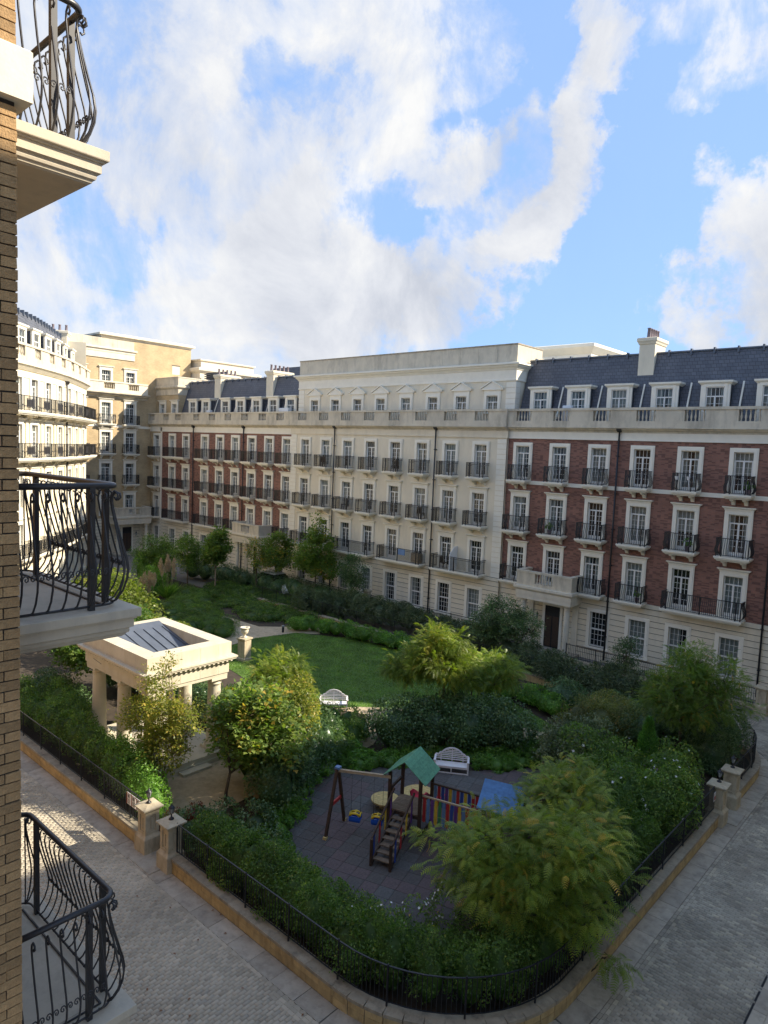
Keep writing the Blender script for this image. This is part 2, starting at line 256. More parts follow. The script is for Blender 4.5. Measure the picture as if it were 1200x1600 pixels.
L = dict(
    hedge=M_leaf('hedge_leaf', [(0, (0.022, 0.045, 0.012)), (0.55, (0.045, 0.085, 0.022)), (0.9, (0.085, 0.13, 0.035)), (1, (0.15, 0.16, 0.045))]),
    dark=M_leaf('dark_leaf', [(0, (0.014, 0.032, 0.014)), (0.6, (0.028, 0.055, 0.024)), (1, (0.065, 0.10, 0.045))], 0.2, 0.35),
    bright=M_leaf('bright_leaf', [(0, (0.035, 0.080, 0.016)), (0.6, (0.065, 0.135, 0.028)), (1, (0.13, 0.21, 0.05))]),
    olive=M_leaf('olive_leaf', [(0, (0.040, 0.052, 0.020)), (0.6, (0.075, 0.088, 0.035)), (0.93, (0.11, 0.115, 0.045)), (1, (0.20, 0.12, 0.04))]),
    oleander=M_leaf('oleander_leaf', [(0, (0.022, 0.040, 0.020)), (0.6, (0.046, 0.070, 0.036)), (1, (0.10, 0.125, 0.07))], 0.2),
    maple=M_leaf('maple_leaf', [(0, (0.035, 0.072, 0.022)), (0.5, (0.070, 0.120, 0.035)), (0.88, (0.125, 0.165, 0.045)), (1, (0.24, 0.18, 0.04))]),
    yellow=M_leaf('yellowing_leaf', [(0, (0.070, 0.105, 0.022)), (0.5, (0.125, 0.168, 0.034)), (0.85, (0.21, 0.225, 0.05)), (1, (0.33, 0.28, 0.07))]),
    mimosa=M_leaf('mimosa_leaflet', [(0, (0.036, 0.064, 0.014)), (0.5, (0.072, 0.112, 0.020)), (0.9, (0.135, 0.160, 0.030)), (1, (0.22, 0.16, 0.035))], 0.3),
    lime=M_leaf('lime_leaflet', [(0, (0.070, 0.115, 0.020)), (0.5, (0.13, 0.19, 0.035)), (0.85, (0.26, 0.28, 0.05)), (1, (0.40, 0.33, 0.07))], 0.4),
    autumn=M_leaf('turning_leaf', [(0, (0.034, 0.068, 0.018)), (0.6, (0.065, 0.105, 0.026)), (0.86, (0.11, 0.13, 0.03)), (1, (0.30, 0.16, 0.03))]),
    conifer=M_leaf('conifer_spray', [(0, (0.020, 0.055, 0.014)), (0.6, (0.040, 0.100, 0.022)), (1, (0.08, 0.16, 0.035))], 0.2),
    grass=M_leaf('grass_blade', [(0, (0.030, 0.070, 0.012)), (0.6, (0.052, 0.108, 0.020)), (1, (0.10, 0.15, 0.035))], 0.3),
    red=M_leaf('red_leaf', [(0, (0.09, 0.02, 0.018)), (0.6, (0.16, 0.04, 0.03)), (1, (0.16, 0.10, 0.04))]),
)

# ------------------------------------------------------------------ mesh and object helpers
class MB:
    def __init__(s): s.v = []; s.f = []; s.m = []; s.mats = []; s.T = None; s.sm = []
    def mi(s, mat):
        if mat not in s.mats: s.mats.append(mat)
        return s.mats.index(mat)
    def add(s, vs, fs, mat, smooth=False):
        b = len(s.v); i = s.mi(mat)
        if s.T is not None: vs = [tuple(s.T @ Vector(v)) for v in vs]
        s.v += [tuple(v) for v in vs]; s.f += [tuple(b+k for k in f) for f in fs]; s.m += [i]*len(fs); s.sm += [smooth]*len(fs)
        return s
    def box(s, x0, x1, y0, y1, z0, z1, mat):
        vs = [(x0, y0, z0), (x1, y0, z0), (x1, y1, z0), (x0, y1, z0), (x0, y0, z1), (x1, y0, z1), (x1, y1, z1), (x0, y1, z1)]
        return s.add(vs, [(0, 3, 2, 1), (4, 5, 6, 7), (0, 1, 5, 4), (1, 2, 6, 5), (2, 3, 7, 6), (3, 0, 4, 7)], mat)
    def cbox(s, x0, x1, y0, y1, z0, z1, c, mat):   # box with chamfered top edges
        vs = [(x0, y0, z0), (x1, y0, z0), (x1, y1, z0), (x0, y1, z0), (x0, y0, z1-c), (x1, y0, z1-c), (x1, y1, z1-c), (x0, y1, z1-c),
              (x0+c, y0+c, z1), (x1-c, y0+c, z1), (x1-c, y1-c, z1), (x0+c, y1-c, z1)]
        fs = [(0, 3, 2, 1), (8, 9, 10, 11)]
        for a in range(4):
            b = (a+1) % 4; fs += [(a, b, 4+b, 4+a), (4+a, 4+b, 8+b, 8+a)]
        return s.add(vs, fs, mat)
    def prism(s, prof, axis, a, b, mat):           # closed outline swept along one axis; prof are the two other coordinates in order
        n = len(prof)
        def P(t, p):
            return {'x': (t, p[0], p[1]), 'y': (p[0], t, p[1]), 'z': (p[0], p[1], t)}[axis]
        vs = [P(a, p) for p in prof]+[P(b, p) for p in prof]
        fs = [tuple(range(n)), tuple(range(2*n-1, n-1, -1))]+[(i, i+n, (i+1) % n+n, (i+1) % n) for i in range(n)]
        return s.add(vs, fs, mat)
    def loft(s, x0, x1, y0, y1, prof, mat, cap=True):  # rectangles stacked: prof = (outset, z)
        vs = []; fs = []
        for (o, z) in prof: vs += [(x0-o, y0-o, z), (x1+o, y0-o, z), (x1+o, y1+o, z), (x0-o, y1+o, z)]
        for k in range(len(prof)-1):
            for a in range(4):
                b = (a+1) % 4; fs.append((4*k+a, 4*k+b, 4*k+4+b, 4*k+4+a))
        if cap: fs += [(3, 2, 1, 0), tuple(4*(len(prof)-1)+a for a in range(4))]
        return s.add(vs, fs, mat)
    def lathe(s, cx, cy, prof, mat, n=12, smooth=True):
        vs = []; fs = []
        for (r, z) in prof:
            for k in range(n):
                a = 2*math.pi*k/n; vs.append((cx+r*math.cos(a), cy+r*math.sin(a), z))
        for j in range(len(prof)-1):
            for k in range(n):
                q = (k+1) % n; fs.append((j*n+k, j*n+q, (j+1)*n+q, (j+1)*n+k))
        s.add(vs, fs, mat, smooth)
        return s.add([v for v in vs[:n]]+[v for v in vs[-n:]], [tuple(range(n-1, -1, -1)), tuple(range(n, 2*n))], mat)
    def tube(s, pts, rad, mat, n=6, smooth=True, cap=True):
        pts = [Vector(p) for p in pts]; m = len(pts)
        if not hasattr(rad, '__len__'): rad = [rad]*m
        vs = []; fs = []; ref = None
        for i, p in enumerate(pts):
            t = (pts[min(i+1, m-1)]-pts[max(i-1, 0)])
            t = t.normalized() if t.length > 1e-9 else Vector((0, 0, 1))
            if ref is None:
                ref = Vector((1, 0, 0)) if abs(t.x) < 0.8 else Vector((0, 1, 0))
            a = (ref-t*ref.dot(t)).normalized(); b = t.cross(a); ref = a
            for k in range(n):
                an = 2*math.pi*(k+0.5)/n; q = p+(a*math.cos(an)+b*math.sin(an))*rad[i]; vs.append(tuple(q))
        for j in range(m-1):
            for k in range(n):
                q = (k+1) % n; fs.append((j*n+k, j*n+q, (j+1)*n+q, (j+1)*n+k))
        if cap: fs += [tuple(range(n-1, -1, -1)), tuple((m-1)*n+k for k in range(n))]
        return s.add(vs, fs, mat, smooth)
    def bar(s, a, b, w, mat, h=None):   # square bar between two points
        a = Vector(a); b = Vector(b); h = h or w; t = (b-a).normalized()
        u = t.cross(Vector((0, 0, 1)));  u = Vector((1, 0, 0)) if u.length < 1e-3 else u.normalized()
        v = u.cross(t)
        vs = [tuple(p+u*sx*w/2+v*sy*h/2) for p in (a, b) for sx, sy in ((-1, -1), (1, -1), (1, 1), (-1, 1))]
        return s.add(vs, [(0, 1, 2, 3), (7, 6, 5, 4), (0, 4, 5, 1), (1, 5, 6, 2), (2, 6, 7, 3), (3, 7, 4, 0)], mat)
    def mesh(s, name):
        me = bpy.data.meshes.new(name); me.from_pydata(s.v, [], s.f)
        for m in s.mats: me.materials.append(m)
        me.polygons.foreach_set('material_index', s.m); me.polygons.foreach_set('use_smooth', s.sm)
        me.update(); return me
def ob(name, me, parent=None, loc=(0, 0, 0), rz=0.0, **props):
    if isinstance(me, MB): me = me.mesh(name)
    o = bpy.data.objects.new(name, me); COL.objects.link(o); o.parent = parent; o.location = loc; o.rotation_euler = (0, 0, rz)
    for k, v in props.items():
        if v is not None: o[k] = v
    return o
def thing(name, label, cat, loc=(0, 0, 0), rz=0.0, group=None):
    return ob(name, None, None, loc, rz, label=label, category=cat, group=group)
def struct(name, me, **kw): return ob(name, me, kind='structure', **kw)
def copy_tree(o, parent=None):
    c = o.copy(); COL.objects.link(c); c.parent = parent
    for ch in list(o.children): copy_tree(ch, c)
    return c
CACHE = {}
def cached(key, fn):
    if key not in CACHE: CACHE[key] = fn()
    return CACHE[key]
def np_mesh(name, V, F, mats, rnd=None, midx=None, smooth=False):   # V (n,3), F (m,k) all faces of one size
    me = bpy.data.meshes.new(name); n, k = F.shape
    me.vertices.add(len(V)); me.vertices.foreach_set('co', np.ascontiguousarray(V, dtype=np.float32).ravel())
    me.loops.add(n*k); me.loops.foreach_set('vertex_index', np.ascontiguousarray(F, dtype=np.int32).ravel())
    me.polygons.add(n); me.polygons.foreach_set('loop_start', np.arange(0, n*k, k, dtype=np.int32))
    for m in mats: me.materials.append(m)
    if midx is not None: me.polygons.foreach_set('material_index', np.asarray(midx, dtype=np.int32))
    if smooth: me.polygons.foreach_set('use_smooth', np.ones(n, dtype=bool))
    me.update(calc_edges=True)
    if rnd is not None:
        a = me.attributes.new('rnd', 'FLOAT', 'FACE'); a.data.foreach_set('value', np.asarray(rnd, dtype=np.float32))
    return me
# ------------------------------------------------------------------ terrace buildings
def wall_cells(mb, x0, x1, z0, z1, ops, mat, y=0.0, rev=0.28, revmat=None):
    """front sheet with real openings; ops = (cx, w, zb, zt)"""
    ops = [(c-w/2, c+w/2, a, b) for (c, w, a, b) in ops if c+w/2 > x0 and c-w/2 < x1 and b > z0 and a < z1]
    ops = [(max(a, x0), min(b, x1), max(c, z0), min(d, z1)) for a, b, c, d in ops]
    xs = sorted({round(v, 4) for o in ops for v in o[:2]} | {x0, x1}); zs = sorted({round(v, 4) for o in ops for v in o[2:]} | {z0, z1})
    V = []; F = []
    def q(a, b, c, d): n = len(V); V.extend((a, b, c, d)); F.append((n, n+1, n+2, n+3))
    for i in range(len(xs)-1):
        k = 0
        while k < len(zs)-1:
            cx = (xs[i]+xs[i+1])/2; cz = (zs[k]+zs[k+1])/2
            if any(a < cx < b and c < cz < d for a, b, c, d in ops): k += 1; continue
            q((xs[i], y, zs[k]), (xs[i+1], y, zs[k]), (xs[i+1], y, zs[k+1]), (xs[i], y, zs[k+1])); k += 1
    mb.add(V, F, mat); V2 = []; F2 = []
    for a, b, c, d in ops:
        n = len(V2); V2 += [(a, y, c), (b, y, c), (b, y, d), (a, y, d), (a, y+rev, c), (b, y+rev, c), (b, y+rev, d), (a, y+rev, d)]
        F2 += [(n+0, n+4, n+5, n+1), (n+1, n+5, n+6, n+2), (n+2, n+6, n+7, n+3), (n+3, n+7, n+4, n+0)]
    if V2: mb.add(V2, F2, revmat or MT['trim'])
def courses(mb, x0, x1, z0, z1, ops, mat, h=0.355, g=0.042, y=0.0, d=0.06, rev=0.30):
    n = max(1, round((z1-z0)/h)); h = (z1-z0)/n
    mb.box(x0, x1, y+0.001, y+0.02, z0, z1, MT['joint']) if False else None
    for k in range(n):
        a, b = z0+k*h, z0+(k+1)*h-g
        cuts = sorted((c-w/2, c+w/2) for (c, w, p, q) in ops if q > a and p < b)
        x = x0
        for (c, w, p, q) in ops:
            if a < q < b: mb.box(c-w/2, c+w/2, y-d+.002, y+0.06, q, b, mat)
            if a < p < b: mb.box(c-w/2, c+w/2, y-d+.002, y+0.06, a, p, mat)
        for (u, v) in cuts+[(x1, x1)]:
            if u > x+0.02: mb.box(x, min(u, x1), y-d, y+0.06, a, b, mat)
            x = max(x, v)
def surround_mesh(w, h, kind):
    def mk():
        b = MB(); t = 0.235; m = MT['trim']; pr = 0.075
        b.box(-w/2-t, -w/2, -pr, 0.02, 0 if kind != 'sash' else -0.02, h, m); b.box(w/2, w/2+t, -pr, 0.02, 0 if kind != 'sash' else -0.02, h, m)
        b.box(-w/2-t, w/2+t, -pr, 0.02, h, h+t, m)
        b.box(-w/2-t+0.07, -w/2-0.0, -pr-0.025, -pr+0.002, 0.01, h+0.003, m); b.box(w/2, w/2+t-0.07, -pr-0.025, -pr+0.002, 0.01, h+0.003, m); b.box(-w/2-t+0.07, w/2+t-0.07, -pr-0.025, -pr+0.002, h+0.003, h+t-0.07, m)
        if kind in ('lintel', 'attic_lintel'):
            b.box(-w/2-t-0.02, w/2+t+0.02, -pr-0.04, 0.02, h+t+0.002, h+t+0.07, m)
            b.loft(-w/2-t-0.04, w/2+t+0.04, -pr-0.06, 0.02, [(0, h+t+0.072), (0.05, h+t+0.13), (0.09, h+t+0.145), (0.09, h+t+0.20)], m)
        if kind == 'pediment':
            b.box(-w/2-t, w/2+t, -pr+0.01, 0.02, h+t+0.002, h+t+0.16, m)
            z = h+t+0.162; W = w/2+t+0.22
            b.prism([(-W, z), (W, z), (W, z+0.07), (0, z+0.58), (-W, z+0.07)], 'y', -0.16, 0.02, m)
            b.prism([(-W-0.04, z+0.075), (0, z+0.60), (W+0.04, z+0.075), (W+0.04, z+0.15), (0, z+0.69), (-W-0.04, z+0.15)], 'y', -0.24, 0.02, m)
        if kind == 'sash': b.box(-w/2-t-0.05, w/2+t+0.05, -0.17, 0.02, -0.13, -0.022, m)
        if kind in ('attic_lintel', 'pediment'): b.box(-w/2-t, w/2+t, -0.12, 0.02, -0.1, -0.002, m)
        b.box(-w/2, w/2, 0.02, 0.25, -0.04, 0.0, m)
        return b.mesh('window')
    return cached(('sur', w, h, kind), mk)
def frame_mesh(w, h, kind):
    def mk():
        b = MB(); m = MT['frame']; y0, y1 = 0.09, 0.15; f = 0.055
        b.box(-w/2, -w/2+f, y0, y1, 0, h, m); b.box(w/2-f, w/2, y0, y1, 0, h, m); b.box(-w/2, w/2, y0-.004, y1+.004, h-f, h, m); b.box(-w/2, w/2, y0-.004, y1+.004, 0, 0.07, m)
        def mun(x0, x1, z0, z1, nx, nz, t=0.020):
            for i in range(1, nx): x = x0+(x1-x0)*i/nx; b.box(x-t/2, x+t/2, y0+.014, y1-.014, z0, z1, m)
            for i in range(1, nz): z = z0+(z1-z0)*i/nz; b.box(x0, x1, y0+.016, y1-.016, z-t/2, z+t/2, m)
        if kind == 'sash':
            zm = h*0.5; b.box(-w/2, w/2, y0-.01, y1+.002, zm-.045, zm+.045, m)
            mun(-w/2+f, w/2-f, 0.07, zm, 4, 3); mun(-w/2+f, w/2-f, zm, h-f, 4, 3)
        elif kind == 'small':
            zm = h*0.62; b.box(-w/2, w/2, y0-.006, y1+.002, zm-.035, zm+.035, m); b.box(-.045, .045, y0-.008, y1+.006, 0, zm, m)
            mun(-w/2+f, -.045, 0.07, zm, 2, 2); mun(.045, w/2-f, 0.07, zm, 2, 2); mun(-w/2+f, w/2-f, zm, h-f, 4, 1)
        else:
            zm = h-0.50; b.box(-w/2, w/2, y0-.006, y1+.002, zm-.04, zm+.04, m); b.box(-.05, .05, y0-.008, y1+.006, 0, zm, m)
            b.box(-w/2+f, -.05, y0-.002, y1-.002, 0.07, 0.22, m); b.box(.05, w/2-f, y0-.002, y1-.002, 0.07, 0.22, m)
            for s in (-1, 1):
                b.box(min(s*(w/2-f), s*(w/2-f-.05)), max(s*(w/2-f), s*(w/2-f-.05)), y0-.001, y1+.001, .07, zm, m)
                xa, xb = sorted((s*.05, s*(w/2-f-.05))); mun(xa, xb, 0.22, zm-.04, 2, 5)
            mun(-w/2+f, w/2-f, zm+.04, h-f, 4, 1)
        return b.mesh('frame')
    return cached(('fr', w, h, kind), mk)
def pane_mesh(w, h):
    def mk():
        b = MB(); b.add([(-w/2, .122, 0), (w/2, .122, 0), (w/2, .122, h), (-w/2, .122, h)], [(0, 1, 2, 3)], MT['glass']); return b.mesh('pane')
    return cached(('pane', w, h), mk)
def curtain_mesh(w, h, v):
    def mk():
        b = MB(); r = random.Random(v*7+3)
        if v == 4:
            b.box(-w/2, w/2, .20, .205, h*.45, h-.02, MT['curtain']); return b.mesh('curtain')
        spans = {0: [(-w/2, w/2)], 1: [(-w/2, -w/2+w*.34), (w/2-w*.34, w/2)], 2: [(-w/2, -w/2+w*.24), (w/2-w*.24, w/2)], 3: [(-w/2, w*.1)]}[v]
        for (a, c) in spans:
            n = max(4, int((c-a)/.05)); vs = []
            for i in range(n+1):
                x = a+(c-a)*i/n; y = .21+.018*math.sin(i*1.9)+.01*r.random(); vs += [(x, y, 0.02), (x, y, h-.02)]
            b.add(vs, [(2*i, 2*i+2, 2*i+3, 2*i+1) for i in range(n)], MT['curtain'], True)
        return b.mesh('curtain')
    return cached(('cur', w, h, v), mk)
WR = random.Random(5)
def window(root, F, x, z, w, h, kind, sur, y=0.0, cprob=0.75, name='window', label=None):
    c, s = math.cos(F[2]), math.sin(F[2])
    o = ob(name, surround_mesh(w, h, sur), root, (F[0]+c*x-s*y, F[1]+s*x+c*y, z), F[2], label=label)
    ob('frame', frame_mesh(w, h, kind), o); ob('pane', pane_mesh(w, h), o)
    if WR.random() < cprob: ob('curtain', curtain_mesh(w, h, WR.choice((0, 0, 1, 1, 2, 3, 4))), o)
    return o
def rail_mesh(w, d, style, hgt=1.05, post=None):
    def mk():
        b = MB(); m = MT['iron']; x0, x1 = -w/2+.09, w/2-.09; y0, y1 = -d+.09, 0
        b.box(x0-.03, x1+.03, y0-.03, y0+.03, hgt-.035, hgt, m)
        for x in (x0, x1): b.box(x-.03, x+.03, y0+.03, y1, hgt-.036, hgt-.001, m)
        b.box(x0, x1, y0-.015, y0+.015, .06, .09, m)
        for x in (x0, x1): b.box(x-.015, x+.015, y0+.015, y1, .06, .09, m)
        ps = [x0, x1]+[x0+.26, x1-.26]; n = max(1, round(w/1.9))
        ps += [x0+(x1-x0)*i/n for i in range(1, n)]
        for x in ps: b.box(x-.028, x+.028, y0-.028, y0+.028, 0, hgt, m)
        if style == 'box':
            b.box(x0, x1, y0-.012, y0+.012, hgt-.16, hgt-.135, m)
            for x in (x0, x1): b.box(x-.012, x+.012, y0+.012, y1, hgt-.16, hgt-.135, m)
            for s in (-1, 1):   # ornamental box panels beside the ends
                xa, xb = sorted((s*(w/2-.17), s*(w/2-.17-.40)))
                for z in (.25, .80): b.box(xa, xb, y0-.014, y0+.014, z, z+.03, m)
                b.bar(((xa+xb)/2, y0-.01, .28), ((xa+xb)/2, y0-.01, .80), .03, m)
        n = int((x1-x0)/.105); prof = [(0, .07), (0, hgt-.03)] if style == 'box' else [(.0, .06), (-.09, .20), (-.12, .36), (-.06, .60), (0, .82), (0, hgt-.03)]
        for i in range(1, n):
            x = x0+(x1-x0)*i/n
            for (a, c), (e, g) in zip(prof, prof[1:]): b.bar((x, y0+a, c), (x, y0+e, g), .024, m)
        ny = int((y1-y0)/.115)
        for i in range(1, ny):
            y = y0+(y1-y0)*i/ny
            for s, x in ((-1, x0), (1, x1)):
                for (a, c), (e, g) in zip(prof, prof[1:]): b.bar((x-s*a, y, c), (x-s*e, y, g), .024, m)
        return b.mesh('railing')
    return cached(('rail', round(w, 2), d, style), mk)
def slab_mesh(w, d, corb=True):
    def mk():
        b = MB(); m = MT['trim']
        b.loft(-w/2, w/2, -d, 0.02, [(-.16, -.27), (-.13, -.22), (-.05, -.17), (-.03, -.10), (0, -.09), (0, 0)], m)
        if corb:
            n = max(2, round(w/1.3)) 
            for i in range(n):
                x = -w/2+.42+(w-.84)*i/(n-1)
                b.prism([(0, -.28), (-d*.72, -.28), (-d*.66, -.36), (-d*.3, -.42), (-.08, -.62), (0, -.62)], 'x', x-.09, x+.09, m)
        return b.mesh('balcony')
    return cached(('slab', round(w, 2), d, corb), mk)
def balcony(root, F, x, z, w, d=0.85, style='box', corb=True, label=None, y=0):
    c, s = math.cos(F[2]), math.sin(F[2])
    o = ob('balcony', slab_mesh(w, d, corb), root, (F[0]+c*x-s*y, F[1]+s*x+c*y, z), F[2], label=label)
    ob('railing', rail_mesh(w, d, style), o); return o
BAL = [(.045, 0), (.045, .05), (.03, .07), (.055, .16), (.06, .24), (.035, .36), (.028, .46), (.045, .50), (.045, .55)]
def baluster_run(mb, x0, x1, z, y, n, h=0.62, mat=None, r=1.0):
    for i in range(n):
        x = x0+(x1-x0)*(i+.5)/n; mb.lathe(x, y, [(a*r*1.05, z+b*h/.55) for a, b in BAL], mat or MT['parapet'], 6)
def parapet(root, F, x0, x1, zb, cxs, wp=1.15, nb=5, y=-0.35, th=0.3, zt=None, mat=None):
    """balustraded parapet: plinth, rail and solid dies in one mesh, each run of balusters a part"""
    zt = zt or zb+1.2; mat = mat or MT['parapet']; a, b_ = zb+.38, zt-.16
    b = MB(); b.box(x0, x1, y, y+th, zb, a, mat); b.box(x0-.0, x1+.0, y-.05, y+th+.05, b_, zt, mat); 
    x = x0
    cx = sorted(c for c in cxs if x0 < c-wp/2 and c+wp/2 < x1)
    for c in cx+[None]:
        e = c-wp/2 if c is not None else x1
        b.box(x, e, y+.01, y+th-.01, a, b_, mat); x = (c+wp/2) if c is not None else x1
    p = ob('parapet', b, root, (F[0], F[1], 0), F[2])
    me = cached(('balu', wp, nb, round(b_-a, 3)), lambda: (lambda q: (baluster_run(q, -wp/2, wp/2, 0, 0, nb, b_-a), q.mesh('balusters'))[1])(MB()))
    for c in cx: ob('balusters', me, p, (c, y+th/2, a), 0, kind='stuff')
    return p
def cornice(root, F, x0, x1, z, mat=None, out=0.42, h=0.34, fr=0.5, fmat=None):
    b = MB(); mat = mat or MT['parapet']; fmat = fmat or MT['trim']
    b.prism([(0.02, z-h), (-.06, z-h), (-.10, z-h*.72), (-out*.62, z-h*.5), (-out*.7, z-h*.28), (-out, z-h*.2), (-out, z), (.02, z)], 'x', x0, x1, mat)
    if fr: b.box(x0, x1, -.05, .02, z-h-fr, z-h-.002, fmat); b.box(x0, x1, -.09, .02, z-h-fr-.06, z-h-fr-.002, fmat)
    return ob('cornice', b, root, (F[0], F[1], 0), F[2])
def downpipe(root, F, x, z0, z1, label=None):
    b = MB(); m = MT['iron']; b.tube([(x, -.16, z0), (x, -.16, z1)], .055, m, 8); b.loft(x-.1, x+.1, -.27, -.07, [(0, z1), (.05, z1+.12), (.06, z1+.28)], m)
    z = z0+1.5
    while z < z1: b.box(x-.075, x+.075, -.23, 0, z, z+.06, m); z += 2.3
    return ob('downpipe', b, root, (F[0], F[1], 0), F[2])
def chimney(root, x, y, w, d, z0, z1, n=5, label=None):
    b = MB(); m = MT['stucco']; b.box(x-w/2, x+w/2, y, y+d, z0, z1-.45, m)
    b.loft(x-w/2, x+w/2, y, y+d, [(0, z1-.452), (.05, z1-.40), (.08, z1-.30), (.14, z1-.22), (.14, z1-.04), (.05, z1)], m)
    b.box(x-w/2-.12, x-w/2+.0-.002, y-1.35, y+.4, z0-1.2, z0+.0, MT['lead']) if False else None
    o = ob('chimney', b, root, label=label)
    me = cached('pot', lambda: MB().lathe(0, 0, [(.13, 0), (.12, .25), (.10, .52), (.125, .54), (.125, .60), (.09, .61)], MT['pot'], 10).mesh('chimney_pot'))
    for i in range(n): ob('chimney_pot', me, o, (x, y+.16+(d-.32)*i/(n-1), z1))
    return o
def mansard(root, x0, x1, z0, zr, y0=0.75, y1=2.15, depth=11, step=1.33):
    b = MB(); m = MT['slate']
    b.prism([(y0, z0), (y1, zr), (y1+.35, zr+.03), (depth-.6, zr), (depth, z0)], 'x', x0, x1, m)
    ro = ob('roof', b, root)
    r = MB(); r.tube([(x0, y1-.02, zr+.03), (x1, y1-.02, zr+.03)], .07, MT['lead'], 6)
    x = x0+.5
    while x < x1-.2:
        r.box(x-.05, x+.05, y1-.14, y1+.12, zr-.2, zr+.17, MT['lead']); x += step
    ob('ridge_roll', r, ro, kind='stuff')
    return ro
def dormer(root, x, z=15.35, w=1.0, top=17.85, y=0.8, bar=True, wide=1.62):
    def mk():
        b = MB(); t = MT['trim']; W = wide/2; h = 1.45; zw = 16.0-15.35
        b.box(-W, -w/2, 0, .12, 0, zw+h, t); b.box(w/2, W, 0, .12, 0, zw+h, t); b.box(-W, W, 0, .12, zw+h, 2.22, t); b.box(-w/2, w/2, 0, .12, 0, zw, t)
        b.box(-w/2-.16, w/2+.16, -.04, .0, zw+h+.002, zw+h+.16, t); b.box(-w/2-.16, -w/2-.01, -.04, 0, zw-.02, zw+h, t); b.box(w/2+.01, w/2+.16, -.04, 0, zw-.02, zw+h, t)
        b.loft(-W, W, 0, 1.2, [(0, 2.222), (.04, 2.26), (.12, 2.34), (.14, 2.36), (.14, 2.46)], t)
        b.box(-W, W, 0.3, .34, 0, 2.2, MT['dark'])
        for s in (-1, 1):
            xa, xb = sorted((s*(W-.02), s*(W-.06))); b.prism([(.121, 0), (1.15, 0.4), (1.45, 2.215), (.121, 2.215)], 'x', xa, xb, MT['slate'])
        if bar: b.bar((W+.50, -.02, .25), (W+.50, .72, 2.45), .09, t, .07)
        return b.mesh('dormer')
    o = ob('dormer', cached(('dorm', w, bar, wide), mk), root, (x, y, z))
    for nm, me in (('frame', frame_mesh(w, 1.45, 'small')), ('pane', pane_mesh(w, 1.45))): ob(nm, me, o, (0, -.05, 16.0-15.35))
    if WR.random() < .8: ob('curtain', curtain_mesh(w, 1.45, WR.choice((0, 1, 2))), o, (0, 0, 16.0-15.35-.0))
    return o
def column_mesh(h, r, key='col', mat=None, base=True):
    def mk():
        m = mat or MT['stone']; b = MB()
        prof = [(r*1.22, .12), (r*1.25, .17), (r*1.2, .22), (r*1.05, .25), (r*1.08, .30), (r, .33)]
        for i in range(1, 7): prof.append((r*(1-.14*(i/6)**1.5), .33+(h-.75)*i/6))
        prof += [(r*.86, h-.33), (r*.93, h-.32), (r*.93, h-.28), (r*.86, h-.27), (r*.9, h-.18), (r*1.12, h-.12)]
        b.lathe(0, 0, prof, m, 20); b.box(-r*1.3, r*1.3, -r*1.3, r*1.3, 0, .12, m); b.box(-r*1.22, r*1.22, -r*1.22, r*1.22, h-.12, h, m)
        return b.mesh('column')
    return cached((key, h, r), mk)
def lantern_mesh():
    def mk():
        b = MB(); i = MT['iron']; b.tube([(0, 0, 0), (0, -.16, .03), (0, -.2, .1)], .018, i, 5); b.lathe(0, -.2, [(.03, .1), (.07, .14), (.09, .38), (.10, .39), (.03, .50), (.01, .56)], MT['lampglass'], 6, False); b.lathe(0, -.2, [(.105, .385), (.11, .40), (.035, .50), (.012, .58)], i, 6, False); return b.mesh('wall_lantern')
    return cached('lantern', mk)
def portico(root, F, cx, w, d=1.6, zc=3.5, zt=5.4, label=None, base=0.15):
    c, s = math.cos(F[2]), math.sin(F[2]); loc = (F[0]+c*cx, F[1]+s*cx, 0)
    b = MB(); m = MT['stone']; P = MT['parapet']
    b.loft(-w/2, w/2, -d, 0, [(0, zc), (0, zc+.28), (.03, zc+.285), (.03, zc+.58), (.08, zc+.62), (.16, zc+.72), (.16, zc+.88), (.0, zc+.9)], m)
    a, e = zc+.9, zt-.14; b.box(-w/2, w/2, -d, -d+.22, a, a+.2, P); b.box(-w/2-.04, w/2+.04, -d-.04, -d+.26, e, zt, P)
    for sx in (-1, 1):
        xa, xb = sorted((sx*w/2, sx*(w/2-.22))); b.box(xa, xb, -d+.22, 0, a, e, P); xa, xb = sorted((sx*(w/2+.04), sx*(w/2-.26))); b.box(xa, xb, -d+.26, 0, e+.001, zt-.001, P)
        xa, xb = sorted((sx*w/2, sx*.65)); b.box(xa, xb, -d+.002, -d+.218, a+.2, e, P)
    b.box(-w/2-.1, w/2+.1, -d-.1, -.055, 0, base, MT['kerb'])
    for sx in (-1, 1): b.box(sx*(w/2-.35)-.2, sx*(w/2-.35)+.2, -.14, -.05, base, zc, m)
    # door case behind the columns
    b.box(-.75, -.55, -.12, -.05, base, 3.0, MT['trim']); b.box(.55, .75, -.12, -.05, base, 3.0, MT['trim']); b.box(-.75, .75, -.12, -.05, 3.0, 3.25, MT['trim'])
    o = ob('portico', b, root, loc, F[2], label=label)
    dr = MB(); dr.box(-.55, .55, -.09, -.055, base, 3.0, MT['dark']); dr.box(-.5, -.04, -.11, -.09, base+.1, 2.3, MT['darkwood']); dr.box(.04, .5, -.11, -.09, base+.1, 2.3, MT['darkwood']); ob('door', dr, o)
    q = MB(); baluster_run(q, -.62, .62, 0, 0, 6, e-a-.2, P); ob('balusters', q, o, (0, -d+.11, a+.2), kind='stuff')
    for sx in (-1, 1): ob('column', column_mesh(zc-base, .21), o, (sx*(w/2-.40), -d+.40, base))
    for sx in (-1, 1): ob('wall_lantern', lantern_mesh(), o, (sx*1.05, -.05, 1.9))
    return o
